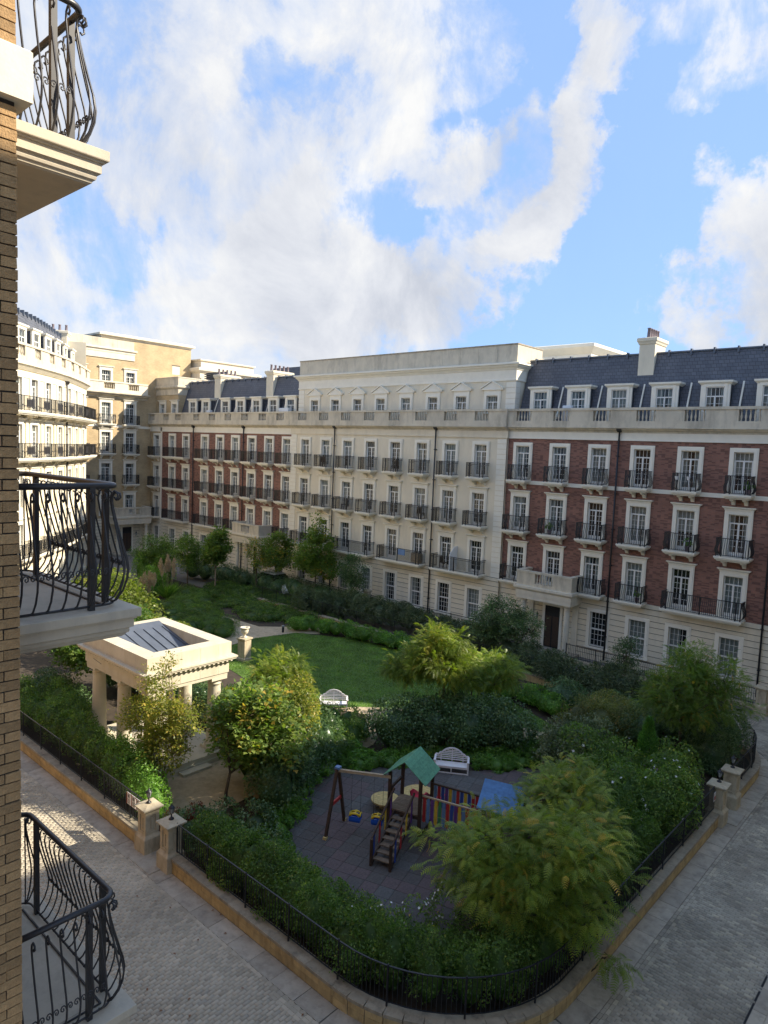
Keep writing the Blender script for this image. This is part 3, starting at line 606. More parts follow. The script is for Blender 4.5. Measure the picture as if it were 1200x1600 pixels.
def floor_windows(root, F, xs, levels, w=1.02, sur='lintel'):
    for x in xs:
        for (z, h, su, kd) in levels: window(root, F, x, z, w, h, kd, su)
Z1, Z2, Z3 = 4.35, 7.85, 11.35

# --- red brick terrace, right of the cream block
def red_right():
    X0, X1 = -26.2, -4.0; r = thing('red_brick_terrace', 'red brick terrace with blue slate mansard and one chimney, right of the cream block', 'building', (X0, 42, 0))
    F = (0, 0, 0); xs = [v-X0 for v in (-24.99, -22.2, -19.44, -16.65, -13.82, -10.95, -7.4)]; W = X1-X0
    up_ = [(x, 1.02, z, z+h) for x in xs for z, h in ((Z3, 2.35), (Z2, 2.35), (Z1, 2.35))]
    gx = [v-X0 for v in (-18.75, -16.2, -13.75, -10.9, -7.4)]; gops = [(x, 1.05, .9, 3.15) for x in gx]; gm = [(x, 1.52, .78, 3.4) for x in gx]
    b = MB(); wall_cells(b, 0, W, 4.25, 14.2, up_, MT['redbrick']); ob('brick_wall', b, r)
    b = MB(); wall_cells(b, 0, W, 0, 4.0, gops, MT['joint']); courses(b, 0, W, 0, 3.99, gm, MT['stucco']); b.box(0, W, -.12, .02, 4.0, 4.25, MT['stucco']); ob('rusticated_wall', b, r)
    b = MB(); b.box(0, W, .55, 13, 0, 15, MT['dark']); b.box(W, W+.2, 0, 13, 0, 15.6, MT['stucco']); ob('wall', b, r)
    b = MB(); b.box(0, W, -.05, .02, Z3-.27, Z3-.02, MT['trim']); ob('string_course', b, r)
    cornice(r, F, -.05, W, 15.02, fr=.42); parapet(r, F, -.05, W, 15.021, [v-X0 for v in (-24.9, -22.1, -19.3, -16.5, -13.65, -10.75, -7.6)])
    for x in xs:
        window(r, F, x, Z3, 1.02, 2.35, 'french', 'plain')
        window(r, F, x, Z2, 1.02, 2.35, 'french', 'lintel'); window(r, F, x, Z1, 1.02, 2.35, 'french', 'lintel')
        balcony(r, F, x, Z3, 1.5, .85, 'belly', label='balcony with pots hung on its railing' if abs(x+X0+13.82) < .1 else None); balcony(r, F, x, Z2, 1.85, .9, 'belly', corb=True)
    for x, w in ((-25.1-X0, 1.6), (-19.3-X0, 1.9), (-16.6-X0, 1.8), (-12.4-X0, 4.5), (-7.4-X0, 1.8)): balcony(r, F, x, Z1, w, .9, 'belly', corb=False)
    for x in gx: window(r, F, x, .9, 1.05, 2.25, 'sash', 'sash')
    portico(r, F, -21.95-X0, 4.0, label='portico on round columns with a balustraded top')
    for x in (-18.14, -9.25): downpipe(r, F, x-X0, 0.2, 14.72)
    ro = mansard(r, .12, W, 15.0, 19.75)
    v = MB(); v.bar((-17.9-X0, .92, 15.3), (-17.35-X0, 2.05, 18.9), .34, MT['lead'], .08); ob('valley_flashing', v, r)
    for x in (-24.35, -21.55, -18.75, -15.9, -13.0, -10.0, -7.0): dormer(r, x-X0)
    chimney(r, -17.55-X0, 1.75, 1.0, 1.7, 17.2, 20.75, label='cream chimney stack with a row of clay pots')
    for x, z in ((-21.9, 16.0),):
        m = MB(); m.cbox(x-X0-.45, x-X0+.15, .25, .62, 15.3, 16.45, .03, MT['plasticwhite']); ob('air_conditioner', m, r); m = MB(); m.cbox(x-X0+.3, x-X0+1.2, .2, .65, 15.3, 16.28, .03, MT['plasticwhite']); ob('air_conditioner', m, r)
red_right()

# --- cream block in the middle
def cream_block():
    X0, X1 = -49.3, -26.2; W = X1-X0
    r = thing('cream_stucco_block', 'tall cream stucco block with small pedimented attic windows between two red brick terraces', 'building', (X0, 41.78, 0)); F = (0, 0, 0)
    xs = [v*.995-X0 for v in (-47.54, -44.85, -42.1, -39.42, -36.68, -33.93, -31.21, -28.47)]
    ops = [(x, 1.02, z, z+2.35) for x in xs for z in (Z3, Z2, Z1)]; gops = [(x, 1.05, .9, 3.15) for x in xs]
    b = MB(); wall_cells(b, 0, W, 4.25, 14.2, ops, MT['stucco'])
    b.box(W-.001, W, 0, .3, 0, 15, MT['stucco']); ob('stucco_wall', b, r)
    b = MB(); wall_cells(b, 0, W, 0, 4.0, gops, MT['joint']); courses(b, 0, W, 0, 3.99, [(x, 1.52, .78, 3.4) for x in xs], MT['stucco']); b.box(0, W, -.12, .02, 4.0, 4.22, MT['stucco']); ob('rusticated_wall', b, r)
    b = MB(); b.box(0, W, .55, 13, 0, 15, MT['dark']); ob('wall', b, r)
    for nm, z0, z1, y in (('quoin', 4.26, 14.18, 0), ('quoin', 15.1, 18.2, .75)):
        for xq in ((0, .75), (W-.75, W)):
            q = MB(); courses(q, xq[0], xq[1], z0, z1, [], MT['trim'], h=.37, y=y, d=.035)
            if y and xq[1] == W:
                n = round((z1-z0)/.37); h = (z1-z0)/n
                for k in range(n): q.box(W+.002, W+.035, y-.035, y+.55, z0+k*h, z0+(k+1)*h-.028, MT['trim'])
            ob(nm, q, r)
    cornice(r, F, -.08, W+.08, 15.02, fr=.42, fmat=MT['stucco']); parapet(r, F, -.08, W+.08, 15.021, [v-X0 for v in (-47.5, -44.7, -41.95, -39.25, -36.5, -33.75, -30.95, -28.2)], wp=1.2)
    for x in xs:
        window(r, F, x, Z3, 1.02, 2.35, 'french', 'plain', cprob=.6); window(r, F, x, Z2, 1.02, 2.35, 'french', 'lintel', cprob=.5); window(r, F, x, Z1, 1.02, 2.35, 'french', 'lintel', cprob=.3)
        window(r, F, x, .9, 1.05, 2.25, 'sash', 'sash')
        balcony(r, F, x+.05, Z3, 1.6, .85, 'box'); balcony(r, F, x+.05, Z2, 1.75, .9, 'box')
    for a, c in ((-48.2, -43.75), (-42.75, -38.3), (-37.35, -32.85), (-31.85, -27.35)): balcony(r, F, (a+c)/2-X0, Z1, c-a, 1.0, 'box', corb=False)
    s = MB(); s.prism([(-.95, Z1), (0, Z1), (0, Z1+1.75), (-.35, Z1+1.75), (-.95, Z1+1.2)], 'x', -30.0-X0, -29.95-X0, MT['plasticwhite']); ob('balcony_screen', s, r, label='pale privacy screen on the lowest balcony')
    s = MB(); s.box(-34.1-X0, -33.2-X0, -.45, -.1, Z1+.05, Z1+.75, MT['palewood']); s.box(-35.0-X0, -34.3-X0, -.95, -.9, Z1+.55, Z1+1.0, MT['p_cyan']); ob('balcony_chest', s, r)
    for x in (-43.45, -32.4): downpipe(r, F, x-X0, .2, 14.72)
    # attic storey, set back
    A = (0, .75, 0); aops = [(x+.25, .95, 16.05, 17.25) for x in xs]
    b = MB(); wall_cells(b, .0, W, 15, 18.25, aops, MT['stucco'], y=.75); b.box(.02, W-.02, 1.36, 12, 15, 20.2, MT['stucco'])
    b.add([(W, .75, 15), (W, 4.2, 15), (W, 4.2, 18.3), (W, .75, 18.3)], [(0, 1, 2, 3)], MT['stucco']); b.box(W-.1, W-.005, .76, 1.35, 15, 18.24, MT['stucco']); b.box(0.005, .1, .76, 1.35, 15, 18.24, MT['stucco']); ob('attic_wall', b, r)
    b = MB(); D = 4.2
    b.loft(.0, W, .75, D, [(.02, 18.25), (.07, 18.27), (.07, 18.38), (.03, 18.40), (.03, 19.02), (.08, 19.05), (.12, 19.14), (.26, 19.26), (.28, 19.36), (.40, 19.38), (.40, 19.50), (.1, 19.56)], MT['trim']); ob('attic_cornice', b, r)
    n = 14; prev = 0
    for i in range(n):
        a = W*i/n; q = MB(); q.box(a+.006, W*(i+1)/n-.006, .77, 1.12, 19.561, 20.78, MT['parapet']); ob('parapet_panel', q, r)
    for i in range(2):
        q = MB(); q.box(W-.35, W-.008, 1.13+i*1.54, 1.13+(i+1)*1.54-.012, 19.561, 20.78, MT['parapet']); ob('parapet_panel', q, r)
    q = MB(); q.box(-.03, W+.03, .73, 1.16, 20.782, 20.87, MT['coping']); q.box(W-.38, W+.03, 1.16, D+.05, 20.782, 20.87, MT['coping']); ob('parapet_coping', q, r)
    for x in xs: window(r, A, x+.25, 16.05, .95, 1.2, 'small', 'pediment', cprob=.6)
    q = MB(); q.box(W-.9, W+.35, -.42, .5, 14.95, 16.2, MT['parapet']) if False else None
cream_block()

# --- red brick terrace, left of the cream block
def red_left():
    X0, X1 = -75.2, -49.3; W = X1-X0; F = (0, 0, 0)
    r = thing('red_brick_terrace', 'red brick terrace with two chimneys and flat-fronted black balconies, left of the cream block', 'building', (X0, 42, 0))
    xr = [v-X0 for v in (-70.1, -67.3, -63.65, -60.9, -58.2, -55.5, -52.8, -50.15)]; xc = [-73.4-X0]
    ops = [(x, 1.02, z, z+2.35) for x in xr+xc for z in (Z3, Z2, Z1)]; gx = [v-X0 for v in (-73.4, -69.9, -67.0, -63.6, -60.8, -53.0+2.2)]; gops = [(x, 1.05, .9, 3.15) for x in gx]
    b = MB(); wall_cells(b, 2.9, W, 4.25, 14.2, ops, MT['redbrick']); ob('brick_wall', b, r)
    b = MB(); wall_cells(b, 0, 2.6, 4.25, 14.2, ops, MT['tanbrick'], y=.0); b.box(2.6, 2.9, -.05, .02, 0, 14.6, MT['trim']); ob('tan_brick_bay', b, r)
    b = MB(); wall_cells(b, 0, W, 0, 4.0, gops, MT['joint']); courses(b, 0, W, 0, 3.99, [(x, 1.52, .78, 3.4) for x in gx], MT['stucco']); b.box(0, W, -.12, .02, 4.0, 4.22, MT['stucco']); ob('rusticated_wall', b, r)
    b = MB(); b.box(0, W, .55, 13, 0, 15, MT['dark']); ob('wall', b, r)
    cornice(r, F, -.0, W, 15.02, fr=.5); parapet(r, F, 0, W, 15.021, [v-X0 for v in (-74.0, -71.0, -68.5, -64.9, -62.0, -59.2, -56.4, -53.6, -50.9)], wp=1.1)
    for x in xr+xc:
        for z, su in ((Z3, 'plain'), (Z2, 'lintel'), (Z1, 'lintel')): window(r, F, x, z, 1.02, 2.35, 'french', su, cprob=.6)
    for x in gx: window(r, F, x, .9, 1.05, 2.25, 'sash', 'sash')
    for z in (Z3, Z2):
        balcony(r, F, -73.4-X0, z, 1.6, .85, 'box'); balcony(r, F, -68.7-X0, z, 4.4, .85, 'box')
        for x in xr[2:]: balcony(r, F, x, z, 1.7, .85, 'box')
    balcony(r, F, -73.4-X0, Z1, 1.6, .85, 'box', corb=False); balcony(r, F, -68.7-X0, Z1, 4.5, .9, 'box', corb=False); balcony(r, F, -62.3-X0, Z1, 4.5, .9, 'box', corb=False)
    balcony(r, F, -58.2-X0, Z1, 1.8, .9, 'box', corb=False); balcony(r, F, -50.3-X0, Z1, 1.8, .9, 'box', corb=False)
    portico(r, F, -54.2-X0, 4.2, label='portico on round columns with a balustraded top')
    for x in (-65.7, -56.75): downpipe(r, F, x-X0, .2 if x > -60 else .2, 14.6)
    # brick attic at the corner with its heavy parapet
    b = MB(); wall_cells(b, 0, 5.0, 15, 18.3, [(1.75, .95, 16.05, 17.3), (4.3, .95, 16.05, 17.3)], MT['tanbrick'], y=.7); b.box(0, 5.0, 1.25, 8, 15, 18.3, MT['dark']); b.box(5.001, 5.03, .71, 8, 15, 18.3, MT['tanbrick']); ob('attic_wall', b, r)
    for x in (1.75, 4.3): window(r, (0, .7, 0), x, 16.05, .95, 1.25, 'small', 'attic_lintel')
    b = MB(); b.loft(.05, 5.0, .7, 7, [(.02, 18.3), (.05, 18.32), (.05, 18.95), (.12, 19.0), (.26, 19.15), (.26, 19.3), (.1, 19.34), (.06, 19.36), (.06, 20.2), (.1, 20.22), (.1, 20.34), (0, 20.36)], MT['parapet']); ob('attic_parapet', b, r)
    mansard(r, 5.05, W, 15.0, 19.75, step=1.1)
    for x in (-67.4, -64.9, -61.3, -58.7, -56.05, -53.4, -50.8): dormer(r, x-X0)
    for x in (-63.9, -55.0): chimney(r, x-X0, 1.6, 1.1, 2.4, 17.4, 20.4, label=None)
    v = MB()
    for x in (-64.3, -55.5): v.bar((x-X0-.9, .92, 15.3), (x-X0+.2, 2.05, 18.9), .34, MT['lead'], .08)
    ob('valley_flashing', v, r)
    m = MB(); m.cbox(-63.9-X0, -63.3-X0, .25, .6, 15.3, 16.5, .03, MT['plasticwhite']); ob('air_conditioner', m, r); m = MB(); m.cbox(-51.8-X0, -50.4-X0, .2, .6, 15.3, 16.6, .03, MT['plasticwhite']); ob('air_conditioner', m, r)
red_left()

# --- tan brick building at the far end of the square
def tan_end():
    Y0 = 24.0; r = thing('tan_brick_building', 'tall tan brick building with cream parapets closing the far left corner of the square', 'building', (-74.9, Y0, 0), R_(90)); F = (0, 0, 0)
    W = 42.2-Y0; xs = [v-Y0 for v in (27.6, 30.6, 33.6, 36.55, 39.4)]
    LV = ((4.42, 2.3), (7.98, 2.35), (11.45, 2.35), (14.72, 2.35), (19.25, 1.35))
    b = MB(); wall_cells(b, 0, W, 4.1, 21.9, [(x, 1.05, z, z+h) for x in xs for z, h in LV], MT['tanbrick'])
    b.box(W+.001, 23.2, -.0, .3, 15, 24.1, MT['tanbrick']); b.box(W-2.39, W, 0, .3, 21.901, 24.1, MT['tanbrick']); ob('brick_wall', b, r)
    b = MB(); wall_cells(b, 0, W, 0, 3.95, [(x, 1.05, .9, 3.15) for x in xs[:3]], MT['joint']); courses(b, 0, W, 0, 3.95, [(x, 1.5, .78, 3.4) for x in xs[:3]], MT['stucco']); b.box(0, W, -.1, .02, 3.95, 4.1, MT['stucco']); ob('rusticated_wall', b, r)
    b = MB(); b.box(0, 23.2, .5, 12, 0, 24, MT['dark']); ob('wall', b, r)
    for x in xs:
        for z, h in LV[:4]: window(r, F, x, z, 1.05, h, 'french', 'lintel')
        for z in (7.98, 11.45, 14.72): balcony(r, F, x, z, 1.95, .6, 'belly', corb=True)
        window(r, F, x, 19.25, 1.05, 1.35, 'small', 'attic_lintel')
    for x in xs[:3]: window(r, F, x, .9, 1.05, 2.25, 'sash', 'sash')
    b = MB(); b.box(0, W, -.05, .02, 14.35, 14.62, MT['trim']); ob('string_course', b, r)
    cornice(r, F, 0, W-.7, 18.2, out=.75, h=.6, fr=.0); parapet(r, F, 0, W-.9, 18.201, [x+.15 for x in xs], wp=1.25, zt=19.42, y=-.55, mat=MT['stone'])
    b = MB(); b.loft(-.5, W-2.4, 0, 4, [(.02, 21.9), (.1, 21.93), (.1, 22.55), (.14, 22.6), (.14, 22.75), (.3, 22.9), (.3, 23.05), (.1, 23.1)], MT['stone']); ob('attic_cornice', b, r)
    n = 8
    for i in range(n): q = MB(); a = (W-2.4)*i/n; q.box(a+.008, (W-2.4)*(i+1)/n-.008, -.1, .4, 23.101, 24.05, MT['parapet']); ob('parapet_panel', q, r)
    b = MB(); b.loft(W-6, 23.1, 0.2, 9, [(0, 24.1), (.1, 24.12), (.25, 24.35), (.5, 24.4), (.5, 24.6), (.1, 24.75)], MT['stone']); ob('roof_cornice', b, r)
    b = MB(); b.box(45.2-Y0-.5, 45.2-Y0+.5, -.01, .0, 21.0, 22.0, MT['stone']); b.box(45.2-Y0-.55, 45.2-Y0+.55, -.05, 0, 22.0, 22.1, MT['joint']); ob('blind_window', b, r)
    portico(r, F, 39.1-Y0, 4.2, label='portico with two columns and balustrade', d=1.7)
tan_end()

# --- pale curved terrace on the far left
def curved():
    P = [(-51.28, 18.72), (-52.97, 20.44), (-54.8, 22.18), (-56.7, 23.85), (-58.77, 25.51), (-60.99, 27.03), (-63.31, 28.59), (-65.59, 30.05)]
    P = [(-46.6, 13.4), (-48.1, 15.1), (-49.65, 16.9)]+P
    r = thing('curved_cream_terrace', 'sunlit cream terrace with curved front, slate mansard and long balconies, far left of the square', 'building', (P[3][0], P[3][1], 0))
    ox, oy = P[3]; V = [P[0]]+[((a[0]+b[0])/2, (a[1]+b[1])/2) for a, b in zip(P, P[1:])][1:-1]+[P[-1]]
    LV = ((4.42, 2.3, 'lintel'), (7.98, 2.35, 'lintel'), (11.45, 2.35, 'lintel'), (14.72, 2.35, 'plain'))
    frames = []
    for a, b in zip(V, V[1:]):
        ang = math.atan2(b[1]-a[1], b[0]-a[0]); frames.append(((a[0]-ox, a[1]-oy, ang), math.hypot(b[0]-a[0], b[1]-a[1])))
    wl = MB(); rg = MB(); body = MB(); cn = MB(); roof = MB()
    for i, (F, l) in enumerate(frames):
        T = Matrix.Translation((F[0], F[1], 0)) @ Matrix.Rotation(F[2], 4, 'Z')
        for m in (wl, rg, body, cn, roof): m.T = T
        c = l/2
        wall_cells(wl, 0, l, 4.1, 17.7, [(c, 1.02, z, z+h) for z, h, _ in LV], MT['stucco'])
        wall_cells(rg, 0, l, 0, 3.95, [(c, 1.05, .9, 3.15)], MT['joint']); courses(rg, 0, l, 0, 3.95, [(c, 1.5, .78, 3.4)], MT['stucco']); rg.box(-.03, l+.03, -.1, .02, 3.95, 4.1, MT['stucco'])
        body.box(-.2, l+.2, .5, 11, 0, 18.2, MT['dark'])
        for x in (0.06,): wl.box(x-.2, x+.2, -.07, .02, 7.7, 14.3, MT['stucco'])
        cn.prism([(.02, 17.55), (-.08, 17.6), (-.3, 17.85), (-.45, 17.95), (-.45, 18.15), (.02, 18.15)], 'x', -.12, l+.06, MT['stone']); cn.box(-.03, l+.03, -.05, .02, 17.1, 17.5, MT['trim'])
        roof.prism([(.75, 18.2), (2.15, 22.3), (2.5, 22.4), (10, 22.3), (10.5, 18.2)], 'x', -.15, l+.25, MT['slate'])
        for z, h, su in LV: window(r, F, c, z, 1.02, h, 'french', su)
        window(r, F, c, .9, 1.05, 2.25, 'sash', 'sash')
        for z in (11.45, 14.72):
            o = ob('balcony', slab_mesh(round(l+.06, 1)+.15, 1.0, True), r, (F[0]+math.cos(F[2])*c, F[1]+math.sin(F[2])*c, z), F[2])
            me = cached(('crail', round(l, 1)), lambda: crail(round(l, 1)+.02)); ob('railing', me, o)
        balcony(r, F, c, 4.42, 2.2, .9, 'box', corb=False)
        parapet(r, F, -.05, l+.03, 18.151, [c], wp=1.0, nb=4, zt=19.4, y=-.35)
        d = dormer(r, 0, wide=1.55); d.location = (F[0]+math.cos(F[2])*c-math.sin(F[2])*.8, F[1]+math.sin(F[2])*c+math.cos(F[2])*.8, 18.55); d.rotation_euler = (0, 0, F[2])
        for k in range(3):
            roof.box(l*(k+.5)/3-.05, l*(k+.5)/3+.05, 2.0, 2.3, 22.1, 22.55, MT['lead'])
    ob('stucco_wall', wl, r); ob('rusticated_wall', rg, r); ob('wall', body, r); ob('cornice', cn, r); ob('roof', roof, r)
    F = frames[6][0]; downpipe(r, F, 0.2, .2, 17.3)
    F = frames[-1][0]; l = frames[-1][1]; x, y = F[0]+math.cos(F[2])*(l+.3)-math.sin(F[2])*1.6, F[1]+math.sin(F[2])*(l+.3)+math.cos(F[2])*1.6
    ch = chimney(r, 0, 0, 1.3, 2.6, 19.5, 22.9); ch.location = (x, y, 0); ch.rotation_euler = (0, 0, F[2])
    b = MB(); b.T = Matrix.Translation((F[0], F[1], 0)) @ Matrix.Rotation(F[2], 4, 'Z'); b.box(l+.002, l+.05, .0, 11, 0, 22, MT['stucco']); ob('end_wall', b, r)
def crail(l):
    b = MB(); m = MT['iron']; x0, x1, y0, h = -l/2, l/2, -.91, 1.05
    b.box(x0, x1, y0-.03, y0+.03, h-.04, h, m); b.box(x0, x1, y0-.015, y0+.015, .06, .09, m)
    for x in (x0+.03, x0+.35, x1-.35): b.box(x-.025, x+.025, y0-.02, y0+.02, 0, h, m)
    for i in range(1, int(l/.12)): x = x0+.12*i; b.box(x-.009, x+.009, y0-.009, y0+.009, .07, h-.03, m)
    b.box(-.55, .55, y0-.05, y0-.035, .22, .25, m); b.box(-.55, .55, y0-.05, y0-.035, .82, .85, m)
    for x in (-.55, -.2, .2, .52): b.box(x, x+.03, y0-.05, y0-.036, .22, .85, m)
    b.box(-.5, .5, y0-.045, y0-.038, .28, .79, MT['irongrey'])
    return b.mesh('railing')
curved()

# --- rooftop volumes standing behind the parapets
def rooftops():
    b = MB(); b.loft(-34, -26.6, 54.6, 62, [(0, 15), (0, 20.9), (.04, 20.92), (.04, 21.7), (.1, 21.75), (.5, 22.25), (.5, 22.5), (.1, 22.6)], MT['trim'])
    ob('rooftop_block', b, None, label='pale flat-topped rooftop block behind the slate mansard, right of the cream attic', category='rooftop block')
    b = MB(); b.box(-25.5, -18.0, 60, 66, 14, 22.2, MT['stucco']); ob('rooftop_block', b, None, label='plain low rooftop block just left of the right-hand chimney', category='rooftop block')
    b = MB(); b.loft(-77.5, -73.2, 47.4, 56, [(0, 15), (0, 21.4), (.1, 21.45), (.35, 21.7), (.35, 22.0), (0, 22.1), (-.4, 22.12), (-.4, 22.9), (-.2, 22.95), (-.2, 23.1), (-.5, 23.12)], MT['stone'])
    ob('rooftop_block', b, None, label='cream stepped rooftop block beside the blank tan brick wall', category='rooftop block')
    t = thing('ventilation_louvre', 'dark louvred plant screen on the roof beside the cream stepped block', 'vent', (-72.0, 47.6, 19.2))
    b = MB(); b.box(-.6, 3.4, .3, .6, 0, 2.2, MT['dark']); ob('screen_box', b, t)
    for i in range(9): q = MB(); q.box(-.6, 3.4, 0, .25, .1+i*.23, .2+i*.23, MT['lead']); ob('slat', q, t)
    t = thing('slate_roof_gable', 'grey slate roof slope seen behind the louvred plant screen', 'roof', (-72, 56, 15)); q = MB(); q.prism([(0, 0), (1.6, 8.0), (8, 8.0), (9, 0)], 'x', 0, 8.5, MT['slate']); ob('slope', q, t)
    b = MB(); b.box(-52.5, -50.0, 46, 48, 18, 20.3, MT['stucco']); ob('rooftop_block', b, None, label='small cream rooftop block left of the cream attic wall', category='rooftop block')
rooftops()

# --- the building across the right-hand street, out of view; its shade lies over the garden
def neighbour():
    r = thing('neighbouring_terrace', 'pale stucco terrace across the right-hand street, outside the frame', 'building', (2.2, 3.5, 0), R_(-90)); W = 53.0
    b = MB(); xs = [-2.5-3.0*i for i in range(17)]
    LV = (4.42, 7.98, 11.45, 14.72); wall_cells(b, -53, 0, 0, 20.6, [(x, 1.05, z, z+2.3) for x in xs for z in LV], MT['stucco']); b.box(-53, 0, .5, 12, 0, 20.6, MT['dark']); b.box(-.3, -.0, 0.0, 12, 0, 20.6, MT['stucco']); ob('brick_wall', b, r)
    c = MB(); c.loft(-53, 0, 0, 12, [(0, 20.601), (.4, 20.8), (.4, 21.1), (.1, 21.12), (.1, 21.8)], MT['parapet']); ob('cornice', c, r)
neighbour()
# ------------------------------------------------------------------ near building: brick pier and three balconies
def near_building():
    PX, PY = -5.1, 1.87
    r = thing('tan_brick_building', 'near tan brick wall corner filling the left edge, carrying three wrought iron balconies', 'building', (PX, PY, 0))
    b = MB(); b.box(-34.9, -.012, -12, -.012, 0, 19.4, MT['mortar'])
    b.add([(-34.9, 0, 0), (-.2, 0, 0), (-.2, 0, 19.4), (-34.9, 0, 19.4)], [(0, 1, 2, 3)], MT['nearwall'])
    b.add([(0, -12, 0), (0, -1.1, 0), (0, -1.1, 19.4), (0, -12, 19.4)], [(0, 1, 2, 3)], MT['nearwall']); ob('wall', b, r)
    band0, band1 = 15.20, 15.53
    s = MB(); s.cbox(-34.9, .075, -12, .075, band0, band1, .012, MT['stone']); ob('stone_band', s, r)
    def bk(l, k):
        def mk():
            q = random.Random(k*31+int(l*1000)); m = MB(); h = .0655; d = .10; j = lambda: q.uniform(-.0022, .0022)
            vs = [(-d+j(), -l+.005+j(), j()), (0+j(), -l+.005+j(), j()), (0+j(), -.003+j(), j()), (-d+j(), -.003+j(), j())]
            top = [(v[0]+j(), v[1]+j(), h+j()) for v in vs]; c = .004
            V = vs+top; m.add(V, [(0, 3, 2, 1), (4, 5, 6, 7), (0, 1, 5, 4), (1, 2, 6, 5), (2, 3, 7, 6), (3, 0, 4, 7)], MT['nearbrick']); return m.mesh('brick')
        return cached(('brick', l, k), mk)
    z = 7.9; row = 0; q = random.Random(4)
    while z < 16.4:
        if not (z+.07 > band0 and z < band1):
            y = 0.0; seq = [.1125, .225, .225, .225] if row % 2 else [.225, .225, .225]
            for l in seq:
                if y < -.36: break
                ob('brick', bk(l, q.randrange(5)), r, (q.uniform(-.002, .003), y, z)); y -= l
        z += .075; row += 1
    # the rest of the pier, beyond what the photo shows, in joined courses
    m = MB()
    for row in range(0, 218):
        z = 3.0+row*.075
        if z+.07 > band0 and z < band1: continue
        m.box(-.1, .0, -1.12, -.45 if 7.9 <= z < 16.4 else -.002, z, z+.0655, MT['nearbrick'])
    ob('brickwork', m, r, kind='stuff')
    # balconies (local coordinates: x towards -X from the side edge, y outwards from the wall)
    BX = -5.6-PX
    prof = lambda t: [(-.105, t-.265), (-.095, t-.255), (-.085, t-.252), (-.08, t-.235), (-.062, t-.225), (-.056, t-.205), (-.06, t-.188), (-.045, t-.178), (-.03, t-.175), (-.03, t-.10), (-.012, t-.098), (-.012, t-.086), (.012, t-.08), (.015, t-.073), (.015, t-.004), (.01, t)]
    bar = [(-.015, .035), (.035, .06), (.09, .14), (.125, .24), (.135, .33), (.12, .43), (.085, .55), (.045, .70), (.012, .84), (-.004, .93), (.002, .985), (.03, 1.015), (.06, 1.0), (.066, .965), (.045, .945), (.03, .96)]
    def barmesh(): return cached('nearbar', lambda: MB().tube([(o, 0, z) for o, z in bar], .0085, MT['irongrey'], 6).mesh('rail_bar'))
    def scroll():   # a pair of small C scrolls bridging two bars, in the plane of the belly
        def mk():
            m = MB()
            for s in (-1, 1):
                pts = [(.135, s*.058, .30), (.132, s*.057, .335), (.128, s*.050, .362), (.126, s*.036, .378), (.125, s*.020, .374), (.126, s*.011, .358), (.128, s*.012, .340), (.130, s*.024, .330), (.130, s*.035, .338), (.129, s*.034, .352), (.128, s*.026, .354)]
                m.tube(pts, .006, MT['irongrey'], 5)
            return m.mesh('scroll')
        return cached('scroll', mk)
    def make(zt, ycorner, label, group=None):
        d = ycorner-PY; w = 2.28
        t = thing('balcony', label, 'balcony', (PX+BX, PY, 0), 0, 'wrought iron balconies of the near wall')
        s = MB(); s.loft(-w, 0, 0, d, prof(zt), MT['slab']); 
        ob('slab', s, t)
        f = MB(); f.box(-w+.26, -.26, .02, d-.26, zt+.001, zt+.006, MT['deck']); ob('floor', f, t)
        k = MB(); k.tube([(-.22, .0, zt+.012), (-.22, d-.22, zt+.012), (-w+.22, d-.22, zt+.012), (-w+.22, .0, zt+.012)], .012, MT['irongrey'], 4); ob('bottom_rail', k, t)
        inset = .13; x1, x0, y1 = -inset, -w+inset, d-inset; zr = zt+1.07
        path = [(x1, -.0, zr), (x1, y1-.14, zr)]
        for a in range(1, 8): an = math.pi/2*a/8; path.append((x1-.12+.12*math.cos(an), y1-.12+.12*math.sin(an), zr))
        path += [(x1-.14, y1, zr), (x0+.14, y1, zr)]
        for a in range(1, 8): an = math.pi/2*a/8; path.append((x0+.12-.12*math.sin(an), y1-.12+.12*math.cos(an), zr))
        path += [(x0, y1-.14, zr), (x0, 0, zr)]
        h = MB(); h.tube(path, .027, MT['irongrey'], 10); ob('handrail', h, t)
        low = MB(); i2 = .11; low.tube([(p[0]+(i2 if p[0] < -w/2 else -i2)*(0 if False else 1)*.0, p[1], zt+.035) for p in path], .011, MT['irongrey'], 6); ob('foot_rail', low, t)
        pm = cached('nearpost', lambda: MB().box(-.024, .024, -.024, .024, 0.0, 1.06, MT['irongrey']).mesh('post'))
        for (x, y) in ((x1, y1-.24), (x1-.24, y1), (x0+.24, y1), (x0, y1-.24), (x1, .16), (x0, .16)): ob('post', pm, t, (x, y, zt))
        bm, sc = barmesh(), scroll(); n1 = 0
        y = y1-.14
        ys = []; 
        while y > .02: ys.append(y); y -= .118
        for s_, xx in ((0, x1), (math.pi, x0)):
            for y in ys: ob('rail_bar', bm, t, (xx, y, zt), s_)
            for y in ys[:-1]: ob('scroll', sc, t, (xx, y-.059, zt), s_)
        x = x1-.14
        while x > x0+.13:
            ob('rail_bar', bm, t, (x, y1, zt), math.pi/2)
            if x-.118 > x0+.13: ob('scroll', sc, t, (x-.059, y1, zt), math.pi/2)
            x -= .118
        for (cx, base) in ((x1-.05, 0), (x0+.05, math.pi/2)):
            for a in (22, 45, 68):
                an = base+R_(a); ob('rail_bar', bm, t, (cx+.02*math.cos(an), y1-.05+.02*math.sin(an), zt), an)
        return t
    make(15.30, 2.735, 'uppermost near balcony with its pale stone underside in view against the sky')
    make(11.53, 3.045, 'near balcony at mid height with its belly-shaped railing seen level')
    make(7.76, 3.035, 'lowest near balcony seen from above with grey floor and open railing')
near_building()
